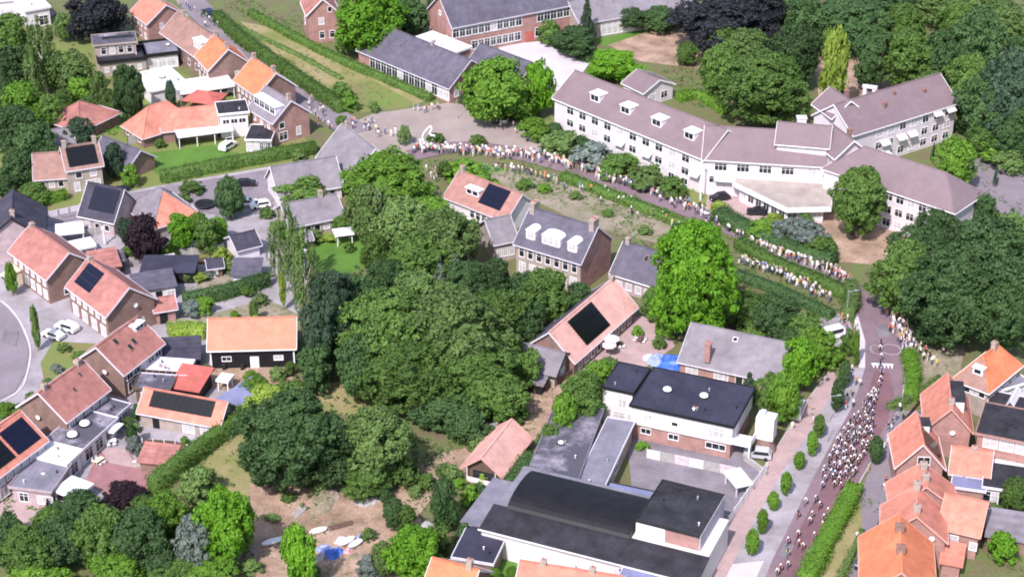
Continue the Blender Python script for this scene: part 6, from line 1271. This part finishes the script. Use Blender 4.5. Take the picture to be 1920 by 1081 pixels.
def planks(px, py, ang, n, L, label, m, cat='timber pile'):
    rr = random.Random(int(px)); M = T(G(px, py), math.radians(ang)); E_ = bpy.data.objects.new('timber_pile', None); COL.objects.link(E_); E_.matrix_basis = M; WM[E_.name] = M; tag(E_, label, cat)
    pm = MB().box(-L/2, L/2, -.11, .11, 0, .09).mesh('plank', m)
    for i in range(n): node('plank', pm, E_, M @ Matrix.Translation((rr.uniform(-.3, .3), (i % 5-2)*.27, (i//5)*.1+.002)) @ Matrix.Rotation(rr.uniform(-.06, .06), 4, 'Z'))
planks(640, 985, 25, 9, 3.6, 'pile of loose planks on the sandy yard', timber_brown); planks(560, 960, 60, 6, 3.0, 'few weathered planks near the dark laurel tree', concrete); planks(690, 1052, 70, 8, 3.2, 'brown plank pile beside the grey shrub', timber_brown); planks(925, 796, 15, 8, 4.0, 'stacked planks at the top of the sandy drive', concrete); planks(905, 800, 80, 6, 2.4, 'pale planks by the black off-road car', lilac_white)
heap(1258, 680, 2.4, 1.5, tarp, 'bright blue tarpaulin heap beside the mauve bungalow', seed=5, asp=1.2); heap(1232, 676, 2.0, 1.3, tarp_p, 'pale blue tarpaulin heap, left of the bright blue one', seed=6); heap(1216, 672, 1.2, .9, lilac_white, 'white covered heap left of the blue tarpaulins', seed=7)
heap(610, 935, 2.2, .8, dirt_grey, 'low heap of earth on the sandy yard', 'earth_heap', 'heap', 8, 2.0); heap(690, 938, 1.6, .7, concrete, 'grey rubble heap beside the shrubs', 'rubble_heap', 'heap', 9, 1.5); heap(800, 985, 1.2, .7, concrete, 'small pale rubble heap on the drive', 'rubble_heap', 'heap', 10)
def parasol(px, py, r, m, label, sides=8, h=2.4):
    M = T(G(px, py), .4); E_ = bpy.data.objects.new('parasol', None); COL.objects.link(E_); E_.matrix_basis = M; WM[E_.name] = M; tag(E_, label, 'parasol')
    b = MB(); vs = [(0, 0, h+.5)]+[(r*math.cos(6.283*k/sides), r*math.sin(6.283*k/sides), h) for k in range(sides)]
    b.add(vs, [(0, 1+k, 1+(k+1) % sides) for k in range(sides)]); b.add([(x, y, z-.18 if i else z-.1) for i, (x, y, z) in enumerate(vs)], [(0, 1+(k+1) % sides, 1+k) for k in range(sides)])
    o = len(b.v)//2; b.f += [(1+k, o+1+k, o+1+(k+1) % sides, 1+(k+1) % sides) for k in range(sides)]; b.m += [0]*sides
    node('parasol_cover', b.mesh('parasol_cover', m), E_, M); node('parasol_pole', MB().tube((0, 0, 0), (0, 0, h+.4), .04).box(-.3, .3, -.3, .3, 0, .08).mesh('parasol_pole', grey_metal), E_, M)
parasol(210, 822, 2.2, white, 'white square parasol over the garden table', 4); parasol(1146, 656, 1.4, white, 'white parasol in the barn courtyard, upper one'); parasol(1142, 668, 1.3, mat('pale_pink_cloth', (.72, .55, .55)), 'pinkish parasol in the barn courtyard, lower one'); parasol(1872, 912, .9, white, 'small white parasol by the dark shed at right')
def table_set(px, py, m, label, n=4, rz=0.3):
    M = T(G(px, py), rz); E_ = bpy.data.objects.new('garden_table', None); COL.objects.link(E_); E_.matrix_basis = M; WM[E_.name] = M; tag(E_, label, 'garden table')
    node('table_top', MB().box(-.9, .9, -.45, .45, .7, .76).mesh('table_top', m), E_, M)
    for x in (-.8, .8):
        for y in (-.36, .36): node('leg', MB().box(x-.04, x+.04, y-.04, y+.04, 0, .695).mesh('leg', m), E_, M)
    for i in range(n):
        Mc = M @ Matrix.Translation(((-.45 if i % 2 else .45), (.85 if i < 2 else -.85), 0)) @ Matrix.Rotation(0 if i < 2 else math.pi, 4, 'Z')
        C_ = bpy.data.objects.new('garden_chair', None); COL.objects.link(C_); C_.matrix_basis = Mc; WM[C_.name] = Mc; tag(C_, ('far right', 'far left', 'near right', 'near left')[i]+' chair at '+label, 'chair', 'garden chairs')
        if 'gch' not in CACHE: CACHE['gch'] = (MB().box(-.24, .24, -.24, .24, .42, .46).mesh('seat', white), MB().box(-.24, .24, .2, .24, .461, .95).mesh('backrest', white), MB().box(-.02, .02, -.02, .02, 0, .419).mesh('leg', white))
        node('seat', CACHE['gch'][0], C_, Mc); node('backrest', CACHE['gch'][1], C_, Mc)
        for x in (-.2, .2):
            for y in (-.2, .2): node('leg', CACHE['gch'][2], C_, Mc @ Matrix.Translation((x, y, 0)))
cream = mat('cream_paint', (.70, .62, .45), var=.08)
table_set(208, 832, white, 'white garden table below the square parasol', 4); table_set(186, 868, cream, 'cream garden table on the red terrace', 4, 1.0); table_set(1160, 650, timber_brown, 'brown wooden table in the barn courtyard', 4, .5); table_set(1200, 640, timber_brown, 'wooden table at the far side of the barn courtyard', 4, 1.2); table_set(430, 262, white, 'white table under the low carport', 2); table_set(1818, 925, timber_brown, 'wooden table between salmon outbuilding and dark shed', 2)
# white sculpture on the crossing
P = G(803, 268); M = T(P, -.25); b = MB()
pts_ = [(-.9, 0, 0), (-1.3, 0, 1.2), (-.9, 0, 2.3), (.1, 0, 3.6), (.7, 0, 4.0), (.9, 0, 3.3), (.3, 0, 2.3), (.8, 0, 1.8), (1.4, 0, 2.0), (1.5, 0, 1.2), (.9, 0, .8)]
for a, c in zip(pts_[:-1], pts_[1:]): b.tube(a, c, .20, .20, 8)
E_ = node('sculpture', b.mesh('sculpture', white), None, M); tag(E_, 'white looping sculpture on the brick crossing', 'sculpture'); node('plinth', MB().box(-1.5, 1.6, -.7, .7, -.02, .35).mesh('plinth', concrete), E_, M)
def pole(px, py, h, m, label, name='flagpole', cat='flagpole', r=.09, ball=True):
    M = T(G(px, py)); E_ = node(name, MB().tube((0, 0, 0), (0, 0, h), r, r*.7, 8).mesh(name, m), None, M); tag(E_, label, cat)
    node('base', MB().tube((0, 0, 0), (0, 0, .35), r*2.2, r*2.0, 8).mesh('base', concrete), E_, M); node('finial', MB().dome(r*1.6, r*2.2, z=h).mesh('finial', m), E_, M); return E_, M
pole(1313, 375, 8.6, white, 'white flagpole in front of the white building corner', r=.17)
pole(197, 458, 3.4, white, 'thick white post in the garden behind the party tents', 'garden_post', 'post', .25)
def lamp(px, py, h, label, ang=0):
    E_, M = pole(px, py, h, grey_metal, label, 'street_lamp', 'street lamp', .07); M2 = M @ Matrix.Rotation(ang, 4, 'Z')
    node('lamp_arm', MB().tube((0, 0, h-.1), (1.2, 0, h+.15), .04).mesh('lamp_arm', grey_metal), E_, M2); node('lamp_head', MB().box(1.0, 1.7, -.12, .12, h+.1, h+.24).mesh('lamp_head', grey_metal), E_, M2)
lamp(857, 222, 5.5, 'grey street lamp at the crossing by the round tree', .5); lamp(1553, 795, 5.5, 'grey street lamp on the paved strip, upper one', 0); lamp(1551, 830, 4.5, 'grey street lamp beside the bunch, lower one', 0); lamp(715, 250, 5, 'grey street lamp at the meadow corner', -.5); lamp(1586, 600, 6, 'tall grey street lamp at the bend', 0); lamp(866, 278, 5, 'grey street lamp among the crossing spectators', .3)
# trampoline, round pool-like disc in the car park garden
for px, py, r_, lab in ((384, 388, 1.9, 'black round trampoline beside the small car park'),):
    M = T(G(px, py)); E_ = node('trampoline', MB().tube((0, 0, .75), (0, 0, .8), r_, r_, 20).mesh('trampoline', timber_black), None, M); tag(E_, lab, 'trampoline')
    node('rim', MB().ring(r_+.08, .09, 20, 6, ax='z').mesh('rim', dark_metal), E_, M @ Matrix.Translation((0, 0, .8)))
    for k in range(6): node('leg', MB().tube((r_*math.cos(k*1.047), r_*math.sin(k*1.047), 0), (r_*math.cos(k*1.047), r_*math.sin(k*1.047), .74), .04).mesh('leg', dark_metal), E_, M)
# bench on the grass, planters, bins
def bench(px, py, rz, m, label):
    M = T(G(px, py), rz); E_ = bpy.data.objects.new('bench', None); COL.objects.link(E_); E_.matrix_basis = M; WM[E_.name] = M; tag(E_, label, 'bench')
    node('seat', MB().box(-.9, .9, -.25, .25, .42, .5).mesh('seat', m), E_, M); node('backrest', MB().box(-.9, .9, .24, .3, .55, .95).mesh('backrest', m), E_, M)
    for x in (-.75, .75): node('leg', MB().box(x-.06, x+.06, -.22, .3, 0, .415).mesh('leg', m), E_, M)
bench(945, 234, .2, white, 'white bench below the round tree'); bench(350, 318, .2, white, 'white bench on the bright lawn'); bench(1690, 985, 1.1, timber_brown, 'wooden bench on the service road by the black car')
def bin_(px, py, m, label, rz=.2):
    M = T(G(px, py), rz); E_ = node('wheelie_bin', MB().ext([(-.25, -.3, 0), (.25, -.3, 0), (.3, -.36, 1.0), (-.3, -.36, 1.0)], (0, .6, 0)).mesh('wheelie_bin', m), None, M); tag(E_, label, 'bin')
    node('lid', MB().box(-.32, .32, -.4, .32, 1.005, 1.08).mesh('lid', m), E_, M)
bin_(1470, 800, dark_metal, 'dark bin at the end of the white house drive'); bin_(420, 693, dark_metal, 'dark bin before the black barn, left one'); bin_(454, 693, dark_metal, 'dark bin before the black barn, right one'); bin_(1222, 858, white, 'white box in the workshop yard')
# ------------------------------------------------------------------ fences and walls
fence('fence', 'grey panel fence with dark posts beside the salmon bungalow', [(240, 272), (312, 258), (330, 260)], 1.9, 2.4, concrete, timber_black)
fence('fence', 'pale panel fence with posts between road and navy solar house', [(48, 418), (150, 396)], 1.5, 2.3, lilac_white, concrete, post=.3)
fence('fence', 'grey vertical fence below the navy solar house', [(158, 445), (222, 432)], 1.7, 1.2, concrete, lilac_white)
fence('fence', 'graffiti painted panels along the workshop yard', [(1212, 858), (1290, 874), (1378, 892)], 1.8, 2.6, lilac_white, concrete, alt=[lilac_white, mat('yellow_spray', (.62, .58, .28), var=.25, scale=1.2), mat('pink_spray', (.60, .48, .52), var=.25, scale=1.4), concrete], post=.14)
fence('fence', 'white panel wall along the cycle path and workshop yard', [(1365, 985), (1400, 935), (1436, 885)], 1.8, 3.0, white, lilac_white, post=.16)
fence('fence', 'grey board fence on the cycle path beside the black hall', [(1290, 1085), (1320, 1040), (1362, 985)], 1.7, 2.4, grey_metal, dark_metal)
fence('fence', 'garden fence of pale posts and brown panels below the outbuilding', [(268, 838), (330, 842), (352, 850)], 1.7, 1.8, timber_brown, lilac_white, post=.18)
fence('fence', 'weathered fence behind the navy roofed shed', [(226, 500), (300, 486), (420, 470)], 1.6, 2.0, concrete, lilac_white)
fence('fence', 'second weathered fence between two back gardens', [(330, 500), (432, 490)], 1.5, 2.0, timber_brown, concrete)
fence('fence', 'dark board fence by the slate stable and drive', [(1000, 740), (1046, 722), (1072, 704)], 1.4, 1.8, timber_brown, timber_black)
fence('fence', 'brown fence at the bottom left yard', [(84, 985), (95, 925), (150, 940)], 1.8, 2.0, timber_brown, timber_brown)
fence('fence', 'low fence along the path of the dry verge', [(1690, 800), (1720, 762), (1760, 722)], 1.1, 2.2, timber_brown, timber_black)
bar('low_wall', 'low pale wall in front of the hipped salmon house', 'wall', [(1655, 918), (1692, 918)], 1.0, .5, concrete, white)
bar('low_wall', 'curved pale low wall at the red terrace edge', 'wall', [(250, 872), (285, 876), (312, 886)], .8, .35, concrete, white)
bar('low_wall', 'low concrete wall at the end of the workshop yard', 'wall', [(1395, 862), (1437, 893)], 1.0, .3, concrete)
canopy('lean_to', 'white sloping shelter beside the yard wall', 'shelter', (1380, 912), (1412, 905), 4.5, 2.2, white, lilac_white, None, 2)
canopy('lean_to', 'small white flat shelter in front of the black barn yard', 'shelter', (358, 706), (386, 710), 2.5, 2.3, white, white, None, 2)
canopy('lean_to', 'white sail shaped shelter at the yard of the black barn', 'shelter', (404, 712), (428, 716), 2.5, 2.2, white, white, None, 2)
